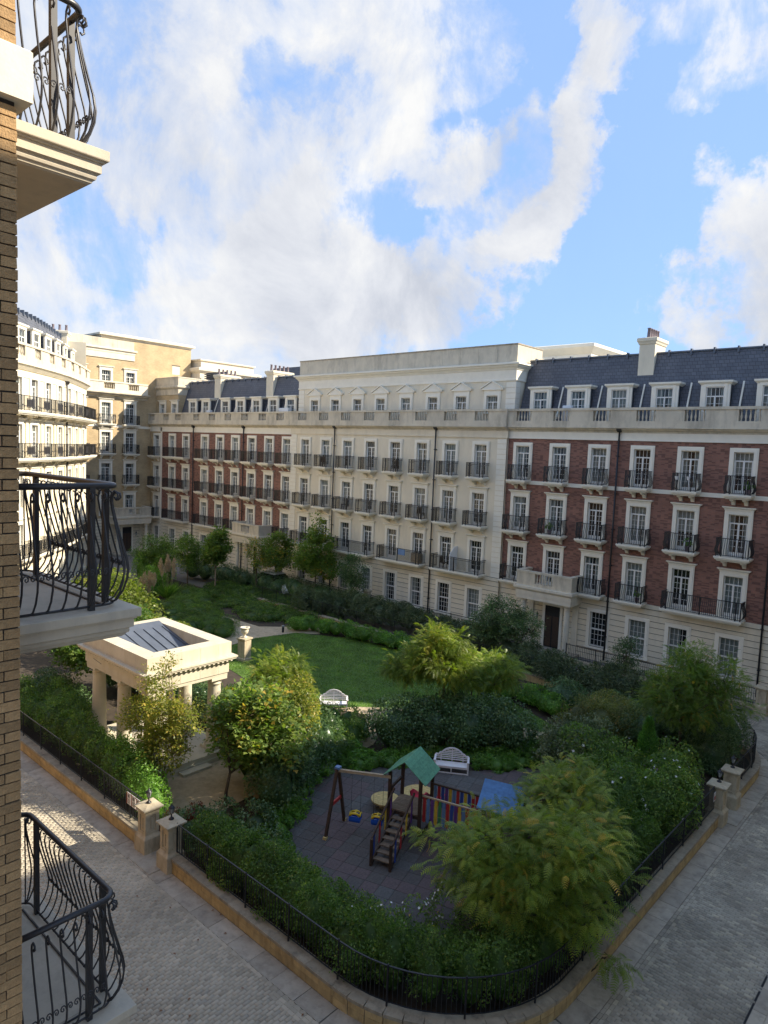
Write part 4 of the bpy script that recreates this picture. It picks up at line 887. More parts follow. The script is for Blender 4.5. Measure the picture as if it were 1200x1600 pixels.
# ------------------------------------------------------------------ ground, streets, garden wall
def inside_garden(x, y, grow=0.0):   # rounded rectangle of the garden: X<-6.75, 10.9<Y<35
    R1 = 3.9; dx = x-(-6.75-R1); 
    yl = y-(10.9+R1); yh = y-(35.0-R1)
    if dx > 0 and yl < 0: return math.hypot(dx, yl) < R1+grow
    if dx > 0 and yh > 0: return math.hypot(dx, yh) < R1+grow
    return x < -6.75+grow and 10.9-grow < y < 35.0+grow
def garden_path():   # the wall line as a list of points, from the left street round to the facade street
    p = []; R1 = 3.9
    for x in np.arange(-44, -10.65, .45): p.append((float(x), 10.9))
    for a in np.arange(-90, 0.1, 90/13.6): p.append((-10.65+R1*math.cos(R_(a)), 14.8+R1*math.sin(R_(a))))
    for y in np.arange(14.8+.45, 31.1, .45): p.append((-6.75, float(y)))
    for a in np.arange(0, 90.1, 90/13.6): p.append((-10.65+R1*math.cos(R_(a)), 31.1+R1*math.sin(R_(a))))
    for x in np.arange(-11.1, -46, -.45): p.append((float(x), 35.0))
    return p
def sheet(name, poly, z, mat, **kw):
    m = MB(); m.add([(x, y, z) for x, y in poly], [tuple(range(len(poly)))], mat); return ob(name, m, **kw)
def rr(g=0.0, x0=-60, R1=3.9, n=14):
    p = [(x0, 10.9-g), (-10.65, 10.9-g)]
    for a in np.linspace(-90, 0, n)[1:]: p.append((-10.65+(R1+g)*math.cos(R_(a)), 14.8+(R1+g)*math.sin(R_(a))))
    p.append((-6.75+g, 31.1))
    for a in np.linspace(0, 90, n)[1:]: p.append((-10.65+(R1+g)*math.cos(R_(a)), 31.1+(R1+g)*math.sin(R_(a))))
    p.append((x0, 35.0+g)); return p
def setts(x0, x1, y0, y1, rows, L_=.205, Wd=.105, gap=.008, keep=None, z=0.0, seed=1):
    """real little stones in running bond; rows='y' puts their length along Y"""
    g = np.random.default_rng(seed)
    a0, a1, b0, b1 = (y0, y1, x0, x1) if rows == 'y' else (x0, x1, y0, y1)
    A = []; B = []; k = 0; b = b0
    while b < b1:
        s = np.arange(a0-(L_/2 if k % 2 else 0)+g.uniform(-.02, .02), a1, L_); A.append(s); B.append(np.full(len(s), b)); b += Wd; k += 1
    A = np.concatenate(A); B = np.concatenate(B); n = len(A)
    cx, cy = (B+Wd/2, A+L_/2) if rows == 'y' else (A+L_/2, B+Wd/2)
    if keep is not None:
        kk = keep(cx, cy); cx, cy = cx[kk], cy[kk]; n = len(cx)
    hx, hy = ((Wd-gap)/2, (L_-gap)/2) if rows == 'y' else ((L_-gap)/2, (Wd-gap)/2)
    h = g.uniform(.002, .005, n); j = lambda: g.uniform(-.003, .003, n); tl = g.uniform(-.004, .004, (n, 2))
    V = np.zeros((n, 8, 3)); c = .007
    for i, (sx, sy) in enumerate(((-1, -1), (1, -1), (1, 1), (-1, 1))):
        V[:, i] = np.stack([cx+sx*hx+j(), cy+sy*hy+j(), np.full(n, z-.012)], 1)
        V[:, i+4] = V[:, i]-np.array([sx*c, sy*c, 0]); V[:, i+4, 2] = z+h+tl[:, 0]*sx*hx*1.5+tl[:, 1]*sy*hy
    q = np.array([[4, 5, 6, 7], [0, 1, 5, 4], [1, 2, 6, 5], [2, 3, 7, 6], [3, 0, 4, 7]])
    F = (np.arange(n)[:, None, None]*8+q[None]).reshape(-1, 4)
    return V.reshape(-1, 3), F, np.repeat(np.clip(g.normal(.5, .24, n), 0, 1), 5)
def gi_mask(grow):
    return lambda x, y: ~np.array([inside_garden(a, b, grow) for a, b in zip(x, y)])
def ground():
    m = MB(); s = 900; m.add([(-s, -s, -.03), (s, -s, -.03), (s, s, -.03), (-s, s, -.03)], [(0, 1, 2, 3)], MT['pave']); struct('ground', m)
    sheet('street_bed', [(-60, 1.0), (2.0, 1.0), (2.0, 41), (-60, 41)], -.012, MT['joint_sand'], kind='structure')
    V, F, rn = setts(-34, -8.2, 1.9, 10.1, 'y', keep=gi_mask(.78), seed=3)
    struct('street_setts', np_mesh('street_setts', V, F, [MT['sett']], rn)); COL.objects['street_setts']['kind'] = 'stuff'; COL.objects['street_setts']['label'] = 'pale stone setts laid across the left-hand street'
    V, F, rn = setts(-8.2, -3.42, 4.0, 42, 'x', keep=gi_mask(.97), seed=4)
    o = ob('street_setts', np_mesh('street_setts', V, F, [MT['sett_grey']], rn), kind='stuff', label='grey stone setts laid across the right-hand street')
    V, F, rn = setts(-30, -8.2, 36.1, 39.3, 'y', keep=gi_mask(.8), seed=5)
    o = ob('street_setts', np_mesh('street_setts', V, F, [MT['sett_grey']], rn), kind='stuff', label='grey stone setts along the far terrace')
    # edge courses running along the right street
    pv = ob('pavement', MB().box(-3.36, 2.0, 4.0, 41, -.02, .10, MT['kerb']), kind='structure')
    m = MB(); m.box(-3.44, -3.362, 4.0, 41, -.02, .004, MT['rubber']); struct('gutter', m)
    for i in range(36):
        y = 5+i*.9; q = MB(); q.cbox(-3.36, -3.06, y+.004, y+.896, .101, .125, .008, MT['kerb']); ob('kerb_stone', q, pv)
    # flat kerb slabs beside the garden wall
    gp = garden_path(); sl = struct('footpath', MB().box(-44, -43.9, 10.2, 10.8, -.02, -.01, MT['kerb']))
    pts = rr(0.0)
    def along(path, step):
        out = []; acc = 0; 
        for a, b in zip(path, path[1:]):
            l = math.hypot(b[0]-a[0], b[1]-a[1]); d = ((b[0]-a[0])/l, (b[1]-a[1])/l); t = -acc if acc < 0 else 0
            t = acc
            while t < l: out.append((a[0]+d[0]*t, a[1]+d[1]*t)); t += step
            acc = t-l
        return out
    P = along(rr(0.0, x0=-36, n=24), .88)
    for i, (a, b) in enumerate(zip(P, P[1:])):
        if a[1] > 34: continue
        d = Vector((b[0]-a[0], b[1]-a[1], 0)); l = d.length; d.normalize(); n = Vector((d.y, -d.x, 0))
        q = MB(); o0, o1 = .16, .74; e = .006; hh = random.uniform(.006, .012)
        def W(s, o, z): return tuple(Vector((a[0], a[1], 0))+d*s+n*o+Vector((0, 0, z)))
        k = 1+o1/4.0*(1 if (a[0] > -10.5 and (a[1] < 14.6 or a[1] > 31.3)) else 0); c0 = l/2
        vs = [W(c0+(s-c0)*f, o, z) for z in (-.02, hh) for (s, o, f) in ((e, o0, 1), (l-e, o0, 1), (l-e, o1, k), (e, o1, k))]
        q.add(vs, [(0, 3, 2, 1), (4, 5, 6, 7), (0, 1, 5, 4), (1, 2, 6, 5), (2, 3, 7, 6), (3, 0, 4, 7)], MT['kerb']); ob('paving_slab', q, sl)
    # one course of setts lengthwise along the slabs
    V = []; 
    m = MB()
    for off in ((.80, .90, 1.0)):
        Q = along(rr(off, x0=-34, n=24), .205)
        for a, b in zip(Q, Q[1:]):
            if a[1] > 37 or (a[1] < 20 and a[0] < -12 and off > .85): continue
            d = Vector((b[0]-a[0], b[1]-a[1], 0)); l = d.length
            if l < .1: continue
            d.normalize(); n = Vector((d.y, -d.x, 0)); A = Vector((a[0], a[1], 0)); hh = random.uniform(.012, .016)
            vs = [tuple(A+d*s+n*o+Vector((0, 0, z))) for z in (-.01, hh-.006) for s, o in ((.005, -.047), (l-.005, -.045), (l-.005, .045), (.005, .045))]
            m.add(vs, [(4, 5, 6, 7), (0, 1, 5, 4), (1, 2, 6, 5), (2, 3, 7, 6), (3, 0, 4, 7)], MT['sett_grey'] if a[0] > -9 else MT['sett'])
    me = m.mesh('edge_setts'); at = me.attributes.new('rnd', 'FLOAT', 'FACE'); at.data.foreach_set('value', np.repeat(rng.random(len(me.polygons)//5), 5).astype(np.float32))
    ob('edge_setts', me, kind='stuff', label='narrow setts running along the kerb slabs')
    # garden ground
    sheet('garden_soil', rr(-.15, x0=-58), .03, MT['soil'], kind='structure')
    gate = MB(); gate.box(-19.3, -18.05, 10.2, 11.25, -.01, .035, MT['kerb']); struct('gate_threshold', gate)
    gate = MB(); gate.box(-7.2, -6.1, 26.5, 27.75, -.01, .035, MT['kerb']); struct('side_gate_threshold', gate)
ground()

def gates_and_wall():
    gates = [(-19.35, -18.05, 'y'), (26.45, 27.75, 'x')]
    def in_gate(x, y): return (abs(y-10.9) < .3 and -19.55 < x < -17.85) or (abs(x+6.75) < .3 and 26.25 < y < 27.95)
    gp = garden_path(); runs = [[]]
    for p in gp:
        if in_gate(*p):
            if runs[-1]: runs.append([])
        else: runs[-1].append(p)
    ends = {0: (None, (-19.62, 10.9)), 1: ((-17.72, 10.9), (-6.75, 26.1)), 2: ((-6.75, 28.1), None)}
    labels = ['low yellow stone wall with dark coping beside the left-hand street, left of the lamp gateway', 'low yellow stone wall rounding the near garden corner between the two gateways', 'low yellow stone wall past the right-hand gateway, curving away along the far street']
    flab = ['black iron railing fence by the temple shrubs, left of the lamp gateway', 'black iron railing fence round the near garden corner, between the two gateways', 'black iron railing fence past the right-hand gateway']
    total = 0
    for ri, run in enumerate(runs[:3]):
        a, b = ends[ri]
        if a: run = [a]+run
        if b: run = run+[b]
        w = thing('garden_wall', labels[ri], 'wall', (run[0][0], run[0][1], 0)); o = Vector((run[0][0], run[0][1], 0))
        fence = thing('railing_fence', flab[ri], 'fence', (run[0][0], run[0][1], .48)); rail = MB(); low = MB(); bars = MB(); far = MB()
        for i, (p, q) in enumerate(zip(run, run[1:])):
            d = Vector((q[0]-p[0], q[1]-p[1], 0)); l = d.length
            if l < .05: continue
            d.normalize(); n = Vector((d.y, -d.x, 0)); A = Vector((p[0], p[1], 0))-o
            def blk(m, s0, s1, o0, o1, z0, z1, mat, c=.006):
                vs = [tuple(A+d*s+n*oo+Vector((0, 0, z))) for z in (z0, z1) for s, oo in ((s0, o0), (s1, o0), (s1, o1), (s0, o1))]
                m.add(vs, [(0, 3, 2, 1), (4, 5, 6, 7), (0, 1, 5, 4), (1, 2, 6, 5), (2, 3, 7, 6), (3, 0, 4, 7)], mat)
            hidden = p[1] > 33.5 or p[0] < -31
            if hidden:
                blk(far, 0, l, -.14, .14, .0, .40, MT['yellow']); blk(far, 0, l, -.18, .18, .401, .48, MT['coping'])
            else:
                m = MB(); blk(m, 0, l, -.125, .125, 0, .40, MT['joint_sand']); ob('wall_core', m, w)
                m = MB(); blk(m, .004, l-.004, -.15+random.uniform(-.004, .004), .15+random.uniform(-.004, .004), .008, .20, MT['yellow']); ob('stone_block', m, w)
                m = MB(); blk(m, .004-.0, l-.004, -.15, .15+random.uniform(-.004, .004), .208, .398, MT['yellow']); ob('stone_block', m, w)
                if i % 2 == 0:
                    l2 = l
                m = MB(); blk(m, .003, l-.003, -.19, .19+random.uniform(-.004, .004), .402, .485, MT['coping']); ob('coping_stone', m, w)
            if p[0] < -33 and p[1] < 20: continue
            B = A-Vector((0, 0, .48)); z0 = .51
            def V3(s, z, oo=0): return A+d*s+n*oo+Vector((0, 0, z-.48))
            rail.bar(V3(0, 1.46, -.05), V3(l, 1.46, -.05), .035, MT['iron'], .02); low.bar(V3(0, .60, -.05), V3(l, .60, -.05), .03, MT['iron'], .015); 
            k = 0
            while k*.112 < l-.02:
                s = k*.112+.02; bars.bar(V3(s, .60, -.05), V3(s, 1.45, -.05), .014, MT['iron']); k += 1
            if i % 4 == 0:
                bars.bar(V3(0, .485, -.05), V3(0, 1.50, -.05), .034, MT['iron'])
        if far.v: ob('far_wall_length', far, w, kind='stuff')
        ob('top_rail', rail, fence); ob('bottom_rail', low, fence); ob('bars', bars, fence, kind='stuff')
    # pillars with lamps
    def pillar(x, y, label, rz=0):
        t = thing('gate_pillar', label, 'pillar', (x, y, 0), rz, 'stone pillars of the garden gateways'); m = MT['pillar']
        b = MB(); b.loft(-.31, .31, -.31, .31, [(0, 0), (0, .50), (-.02, .53), (-.06, .58), (-.07, .60)], m); ob('base', b, t)
        b = MB(); W = .235; b.box(-W+.03, W-.03, -W+.03, W-.03, .60, 1.34, m)
        for sx in (-1, 1):
            for sy in (-1, 1): xa, xb = sorted((sx*W, sx*(W-.12))); ya, yb = sorted((sy*W, sy*(W-.12))); b.box(xa, xb, ya, yb, .602, 1.34, m)
        for z0, z1 in ((.602, .70), (1.22, 1.34)): b.box(-W+.002, W-.002, -W+.002, W-.002, z0, z1, m)
        for k in range(4):
            b2 = [(-.035, .035)]; c, s = [(0, -1), (1, 0), (0, 1), (-1, 0)][k]
            b.box(c*(W-.02)-(.035 if not c else .012), c*(W-.02)+(.035 if not c else .012), s*(W-.02)-(.035 if not s else .012), s*(W-.02)+(.035 if not s else .012), .78, 1.14, m)
        ob('shaft', b, t)
        b = MB(); b.loft(-W, W, -W, W, [(.0, 1.341), (.03, 1.36), (.05, 1.40), (.10, 1.43), (.10, 1.475), (-.1, 1.53), (-.16, 1.54)], m); ob('cap', b, t)
        return t
    def lamp(x, y, label):
        t = thing('pillar_lamp', label, 'lamp', (x, y, 1.54), 0, 'black lanterns on the gate pillars'); i = MT['iron']
        ob('stem', MB().lathe(0, 0, [(.085, 0), (.08, .03), (.035, .06), (.022, .10), (.022, .17), (.04, .19)], i, 10), t)
        b = MB(); b.lathe(0, 0, [(.045, .19), (.088, .36)], MT['lampglass'], 6, False); ob('glass', b, t)
        b = MB()
        for k in range(6): a = math.pi*2*k/6; b.bar((.047*math.cos(a), .047*math.sin(a), .19), (.091*math.cos(a), .091*math.sin(a), .36), .009, i)
        b.lathe(0, 0, [(.105, .358), (.10, .372), (.045, .43), (.03, .44), (.02, .48), (.004, .51)], i, 8); ob('roof', b, t)
    pillar(-19.32, 10.9, 'stone gate pillar beside the left street with a small notice fence panel on its left')
    pillar(-17.98, 10.9, 'stone gate pillar beside the left street on the playground side of the opening')
    pillar(-6.75, 26.3, 'stone gate pillar on the right-hand street, nearer one of its pair')
    pillar(-6.75, 27.95, 'stone gate pillar on the right-hand street, farther one of its pair')
    pillar(-8.5, 39.7, 'stone pillar by the far terrace at the right edge')
    lamp(-19.32, 10.9, 'black lantern on the gate pillar beside the red and white notices'); lamp(-17.98, 10.9, 'black lantern on the gate pillar next to the iron fence over the playground')
    lamp(-6.75, 26.3, 'black lantern on the nearer pillar of the right-hand gateway'); lamp(-6.75, 27.95, 'black lantern on the farther pillar of the right-hand gateway')
    # notices on the fence
    for i in range(3):
        x = -20.55+i*.30
        t = thing('notice_board', ['small white notice on the fence, farthest from the gate pillar', 'small white notice on the fence, middle one of three', 'small white notice on the fence, nearest the gate pillar'][i], 'sign', (x, 10.9, 1.02), 0, 'three notices tied to the fence')
        ob('board', MB().box(-.13, .13, -.03, -.015, 0, .40, MT['paperwhite']), t)
        q = MB(); q.box(-.13, -.105, -.034, -.0305, .0, .40, MT['signred']); q.lathe(0, 0, [(.06, 0), (.06, .004)], MT['signred'], 14) if False else None
        q.box(-.05, .05, -.034, -.0305, .24, .34, MT['signgrey']); 
        for k in range(3): q.box(-.08, .08, -.034, -.0305, .06+k*.05, .075+k*.05, MT['signgrey'])
        ob('print', q, t)
    t = thing('notice_board', 'small pink and white notice by the nearer right-hand pillar', 'sign', (-6.75, 25.8, 1.0), R_(90)); ob('board', MB().box(-.1, .1, -.03, -.015, 0, .32, MT['paperwhite']), t); ob('print', MB().box(-.07, .07, -.035, -.0305, .05, .18, MT['signred']), t)
gates_and_wall()

# lawn, paths
LAWN = [G(*p) for p in ((345, 1015), (400, 998), (462, 990), (560, 1000), (640, 1022), (720, 1055), (800, 1098), (875, 1142), (858, 1152), (790, 1130), (700, 1112), (560, 1107), (500, 1105), (440, 1085), (380, 1060), (340, 1035))]
def lawn():
    sheet('lawn', LAWN, .045, MT['lawn'], kind='structure')
    P = np.array(LAWN); x0, y0 = P.min(0); x1, y1 = P.max(0); n = 150000
    q = np.stack([rng.uniform(x0, x1, n), rng.uniform(y0, y1, n)], 1); ins = np.zeros(n, bool); j = len(P)-1
    for i in range(len(P)):
        c = ((P[i, 1] > q[:, 1]) != (P[j, 1] > q[:, 1])) & (q[:, 0] < (P[j, 0]-P[i, 0])*(q[:, 1]-P[i, 1])/(P[j, 1]-P[i, 1]+1e-9)+P[i, 0]); ins ^= c; j = i
    q = q[ins]; n = len(q); a = rng.uniform(0, 6.28, n); h = rng.uniform(.03, .075, n); w = .012
    V = np.zeros((n, 3, 3)); dx, dy = np.cos(a), np.sin(a)
    V[:, 0] = np.stack([q[:, 0]-dx*w, q[:, 1]-dy*w, np.full(n, .045)], 1); V[:, 1] = np.stack([q[:, 0]+dx*w, q[:, 1]+dy*w, np.full(n, .045)], 1)
    V[:, 2] = np.stack([q[:, 0]+rng.normal(0, .03, n), q[:, 1]+rng.normal(0, .03, n), .045+h], 1)
    ob('grass', np_mesh('grass', V.reshape(-1, 3), np.arange(3*n).reshape(-1, 3), [L['grass']], rng.random(n)), kind='stuff', label='short mown grass of the curved lawn')
lawn()
sheet('garden_path', [G(*p) for p in ((318, 944), (345, 962), (405, 980), (500, 981), (500, 992), (460, 990), (400, 998), (350, 1012), (330, 1000), (350, 985), (330, 968))], .050, MT['gravel'], kind='structure')
sheet('garden_path', [G(*p) for p in ((520, 1109), (560, 1106), (700, 1110), (790, 1128), (860, 1150), (868, 1168), (830, 1168), (760, 1150), (680, 1140), (600, 1140), (583, 1165), (545, 1185), (500, 1200), (430, 1240), (400, 1250), (380, 1235), (470, 1190), (520, 1170), (565, 1140), (570, 1118))], .056, MT['gravel'], kind='structure')
sheet('gravel_court', [G(*p) for p in ((215, 1235), (245, 1195), (330, 1185), (400, 1200), (405, 1240), (355, 1265), (290, 1300), (235, 1275))], .062, MT['gravel'], kind='structure')

# rubber-tiled playground
PLAY = [G(*p) for p in ((520, 1172), (600, 1182), (700, 1205), (800, 1210), (880, 1200), (905, 1230), (880, 1290), (820, 1330), (760, 1380), (715, 1420), (680, 1470), (560, 1490), (470, 1400), (440, 1340), (445, 1300), (480, 1230))]
def playground_floor():
    b = sheet('playground_floor', PLAY, .066, MT['tile'], kind='structure')
    P = np.array(PLAY); ang = R_(17); c, s = math.cos(ang), math.sin(ang); st = .5; r = random.Random(8)
    me = {}
    for k in ('tile', 'tile_red', 'tile_grey'):
        q = MB(); q.cbox(.004, st-.004, .004, st-.004, 0, .016, .005, MT[k]); me[k] = q.mesh('rubber_tile')
    def inside(x, y):
        j = len(P)-1; o = False
        for i in range(len(P)):
            if (P[i][1] > y) != (P[j][1] > y) and x < (P[j][0]-P[i][0])*(y-P[i][1])/(P[j][1]-P[i][1])+P[i][0]: o = not o
            j = i
        return o
    cells = []
    for i in range(-30, 30):
        for j in range(-30, 30):
            u, v = i*st, j*st+(i % 2)*.0; x = -14+c*u-s*v; y = 17+s*u+c*v
            if inside(x+c*.25-s*.25, y+s*.25+c*.25): cells.append((math.hypot(x, y), x, y, i, j))
    cells.sort(); patch = lambda i, j: math.sin(i*.9+j*.4)+math.sin(j*1.1-i*.3+1)
    far = MB(); T0 = Matrix.Rotation(ang, 4, 'Z')
    for n, (_, x, y, i, j) in enumerate(cells):
        v = patch(i, j)+r.uniform(-1.3, 1.3); k = 'tile_red' if v > .75 else ('tile_grey' if v < -.9 else 'tile'); z = .067+r.uniform(0, .003)
        if n < 296: ob('rubber_tile', me[k], b, (x, y, z), ang)
        else: far.T = Matrix.Translation((x, y, z)) @ T0; far.cbox(.004, st-.004, .004, st-.004, 0, .016, .005, MT[k])
    if far.v: far.T = None; ob('far_rubber_tiles', far, b, kind='stuff')
playground_floor()

# ------------------------------------------------------------------ temple pavilion
def temple():
    X0, X1, Y0, Y1 = -28.4, -23.1, 12.9, 16.7; W, D = X1-X0, Y1-Y0; zt = 4.9
    t = thing('garden_temple', 'cream stone columned pavilion with an open sunken roof behind the left-hand fence', 'pavilion', (X0, Y0, 0)); m = MT['temple']
    b = MB(); b.box(-.3, W+.14, -.2, D+.2, 0, .22, m); b.box(-.1, W+.1, -.05, D+.05, .22, .42, m); ob('platform', b, t)
    for x in (.48, 2.65, W-.48): 
        for y in (.5, D-.5):
            if x in (1.95, 3.35) and y > 1 and False: continue
            ob('column', column_mesh(3.05, .30, 'tcol', m), t, (x, y, .42))
    # architrave, frieze of separate blocks, cornice, parapet of separate blocks
    def ring(z0, z1, o, th, nx, ny, name, mat=m, g=.005):
        # blocks along the four sides of a ring
        x0, x1, y0, y1 = -o, W+o, -o, D+o
        for i in range(nx):
            a, b_ = x0+(x1-x0)*i/nx, x0+(x1-x0)*(i+1)/nx
            for (ya, yb) in ((y0, y0+th), (y1-th, y1)):
                q = MB(); q.box(a+(g if i else 0), b_-(g if i < nx-1 else 0), ya, yb, z0, z1, mat); ob(name, q, t)
        for i in range(ny):
            a, b_ = y0+th+(y1-y0-2*th)*i/ny, y0+th+(y1-y0-2*th)*(i+1)/ny
            for (xa, xb) in ((x0, x0+th), (x1-th, x1)):
                q = MB(); q.box(xa, xb, a+g, b_-g, z0, z1, mat); ob(name, q, t)
    b = MB()
    def frame(b, z0, z1, o, th, mat=m):
        x0, x1, y0, y1 = -o, W+o, -o, D+o
        b.box(x0, x1, y0, y0+th, z0, z1, mat); b.box(x0, x1, y1-th, y1, z0, z1, mat); b.box(x0, x0+th, y0+th, y1-th, z0, z1, mat); b.box(x1-th, x1, y0+th, y1-th, z0, z1, mat)
    frame(b, 3.47, 3.62, -.12, .5); ob('architrave', b, t)
    ring(3.62, 4.08, -.08, .5, 5, 3, 'frieze_block')
    b = MB(); frame(b, 4.081, 4.13, -.04, .6); frame(b, 4.131, 4.20, .06, .7); frame(b, 4.201, 4.27, .14, .8); frame(b, 4.271, 4.33, .18, .8, m); frame(b, 4.331, 4.36, -.0, .7, m); ob('cornice', b, t)
    n = MB()
    for k in range(26): x = -.02+(W+.04)*(k+.5)/26; n.box(x-.045, x+.045, -.115, -.04, 4.132, 4.198, m)
    for k in range(18): y = -.02+(D+.04)*(k+.5)/18; n.box(W+.04, W+.115, y-.045, y+.045, 4.132, 4.198, m)
    ob('dentils', n, t, kind='stuff')
    ring(4.361, zt, -.02, .62, 6, 3, 'parapet_block')
    # sunken lead roof sloping down from the left end
    b = MB(); b.prism([(.6, 4.95), (.6, 4.2), (W-.6, 3.9), (W-.6, 4.05), (1.25, 4.82)], 'y', .61, D-.61, MT['lead']); ob('sloped_roof', b, t)
    s = MB()
    for k in range(6): y = .8+k*(D-1.6)/5; s.bar((1.2, y, 4.85), (W-.62, y+.02*math.sin(k*3), 4.09), .035, MT['lead'], .03)
    ob('roof_seams', s, t)
    b = MB(); b.bar((1.2, -.10, 4.0), (1.9, -.105, 3.93), .012, MT['irongrey']); ob('conduit', b, t)
    b = MB(); b.box(.6, W-.6, .6, D-.6, 3.6, 3.75, m); ob('ceiling', b, t)
    # steps and low rail on its garden side
    q = MB(); q.box(W+.15, W+.5, 1.3, D-1.2, 0, .16, m); ob('step', q, t)
    rl = MB()
    for k in range(10): rl.bar((W+.35, .1-.0+k*.11-.6, .42), (W+.35, .1+k*.11-.6, 1.1), .02, MT['darkwood'])
    rl.bar((W+.35, -.6, 1.1), (W+.35, .6, 1.1), .04, MT['darkwood']); ob('side_rail', rl, t)
temple()
def urn():
    x, y = -33.2, 24.9; t = thing('urn_pedestal', 'small stone urn on a square sandstone pedestal at the edge of the lawn', 'urn', (x, y, 0), R_(10))
    ob('pedestal', MB().loft(-.28, .28, -.28, .28, [(.06, 0), (.06, .2), (0, .25), (0, 1.3), (.07, 1.36), (.07, 1.44)], MT['pillar']), t)
    ob('urn', MB().lathe(0, 0, [(.15, 1.44), (.15, 1.5), (.06, 1.55), (.07, 1.62), (.2, 1.74), (.23, 1.9), (.2, 1.98), (.29, 2.03), (.30, 2.07), (.22, 2.08), (.18, 2.0)], MT['stone'], 18), t)
urn()
def bollard():
    x, y = G(442, 989); t = thing('path_light', 'low black bollard light where the sandy path meets the lawn', 'bollard light', (x, y, 0)); ob('post', MB().lathe(0, 0, [(.09, .03), (.08, .05), (.08, .42)], MT['iron'], 12), t); ob('cap', MB().lathe(0, 0, [(.06, .42), (.06, .47), (.11, .475), (.11, .52), (.03, .55)], MT['lampglass'], 12), t)
bollard()

# area railings on stone kerbs in front of the far terraces
def area_fence(x0, x1, y, label, zb=.45, z1=1.35):
    t = thing('area_railing', label, 'fence', (x0, y, 0)); W = x1-x0
    ob('plinth', MB().box(0, W, -.14, .14, 0, zb, MT['pillar']), t); 
    r = MB(); r.box(0, W, -.02, .02, z1-.04, z1, MT['iron']); ob('top_rail', r, t); r = MB(); r.box(0, W, -.015, .015, zb+.08, zb+.11, MT['iron']); ob('bottom_rail', r, t)
    b = MB(); x = .05
    while x < W: b.box(x-.008, x+.008, -.008, .008, zb, z1-.03, MT['iron']); x += .12
    x = 0
    while x <= W: b.box(x-.02, x+.02, -.02, .02, zb, z1+.06, MT['iron']); x += 2.0
    ob('bars', b, t, kind='stuff')
area_fence(-37.2, -24.6, 40.3, 'black area railing with small shrubs below the cream block')
area_fence(-20.0, -9.0, 40.3, 'black area railing right of the right-hand portico', zb=.25, z1=1.15)
area_fence(-49.0, -38.2, 40.3, 'black area railing behind the far trees of the cream block')
def stone_post(x, y, label):
    t = thing('stone_post', label, 'post', (x, y, 0)); ob('base', MB().loft(-.26, .26, -.26, .26, [(0, 0), (0, .3), (-.05, .36)], MT['pillar']), t); ob('shaft', MB().box(-.2, .2, -.2, .2, .361, 1.5, MT['pillar']), t); ob('cap', MB().loft(-.2, .2, -.2, .2, [(0, 1.501), (.08, 1.56), (.08, 1.66), (0, 1.72)], MT['pillar']), t)
stone_post(-37.6, 40.3, 'short stone post at the left end of the area railing, between two windows')

def bench(x, y, rz, label):
    t = thing('garden_bench', label, 'bench', (x, y, 0), rz, 'white arch-backed garden benches'); t.scale = (.82, .82, .9); m = MT['benchwhite']; W = .82
    for sx in (-1, 1):
        q = MB(); q.bar((sx*W, -.28, 0), (sx*W, -.28, .66), .065, m); ob('leg', q, t)
        q = MB(); q.bar((sx*W, .26, 0), (sx*W, .30, .72), .065, m); ob('leg', q, t)
        q = MB(); q.box(sx*W-.05, sx*W+.05, -.30, .30, .66, .70, m); q.lathe(sx*W, -.31, [(.07, .655), (.07, .705)], m, 12); q.box(sx*W-.02, sx*W+.02, -.24, .24, .3, .34, m); ob('armrest', q, t)
    for k in range(5): q = MB(); q.cbox(-W+.03, W-.03, -.30+k*.115, -.20+k*.115, .41, .44, .005, m); ob('seat_slat', q, t)
    q = MB(); q.box(-W, W, -.29, -.25, .34, .41, m); q.box(-W, W, .22, .26, .34, .41, m); q.bar((-W, -.27, .12), (W, -.27, .12), .045, m); q.bar((0, -.27, .12), (0, -.27, .4), .045, m); ob('seat_frame', q, t)
    prof = [(-.82, .72), (-.66, .72), (-.62, .80), (-.5, .82), (-.44, .90), (-.3, .99), (-.15, 1.04), (0, 1.06), (.15, 1.04), (.3, .99), (.44, .90), (.5, .82), (.62, .80), (.66, .72), (.82, .72)]
    q = MB()
    for a, b in zip(prof, prof[1:]): q.bar((a[0], .29, a[1]), (b[0], .29, b[1]), .05, m, .07)
    ob('top_rail', q, t)
    for z, w in ((.54, .80), (.63, .80), (.72, .64), (.80, .5), (.88, .40), (.95, .26)): q = MB(); q.box(-w, w, .275, .297, z-.022, z+.022, m); ob('back_slat', q, t)
    for x in (-.55, 0, .55): q = MB(); q.box(x-.022, x+.022, .298, .32, .44, .80 if x else 1.04, m); ob('back_upright', q, t)
bench(-15.75, 22.3, R_(33), 'white wooden garden bench with arched back on the playground edge, before the dark bushes')
bench(-23.9, 23.45, R_(45), 'white wooden garden bench with arched back on the lawn, half hidden by shrubs')
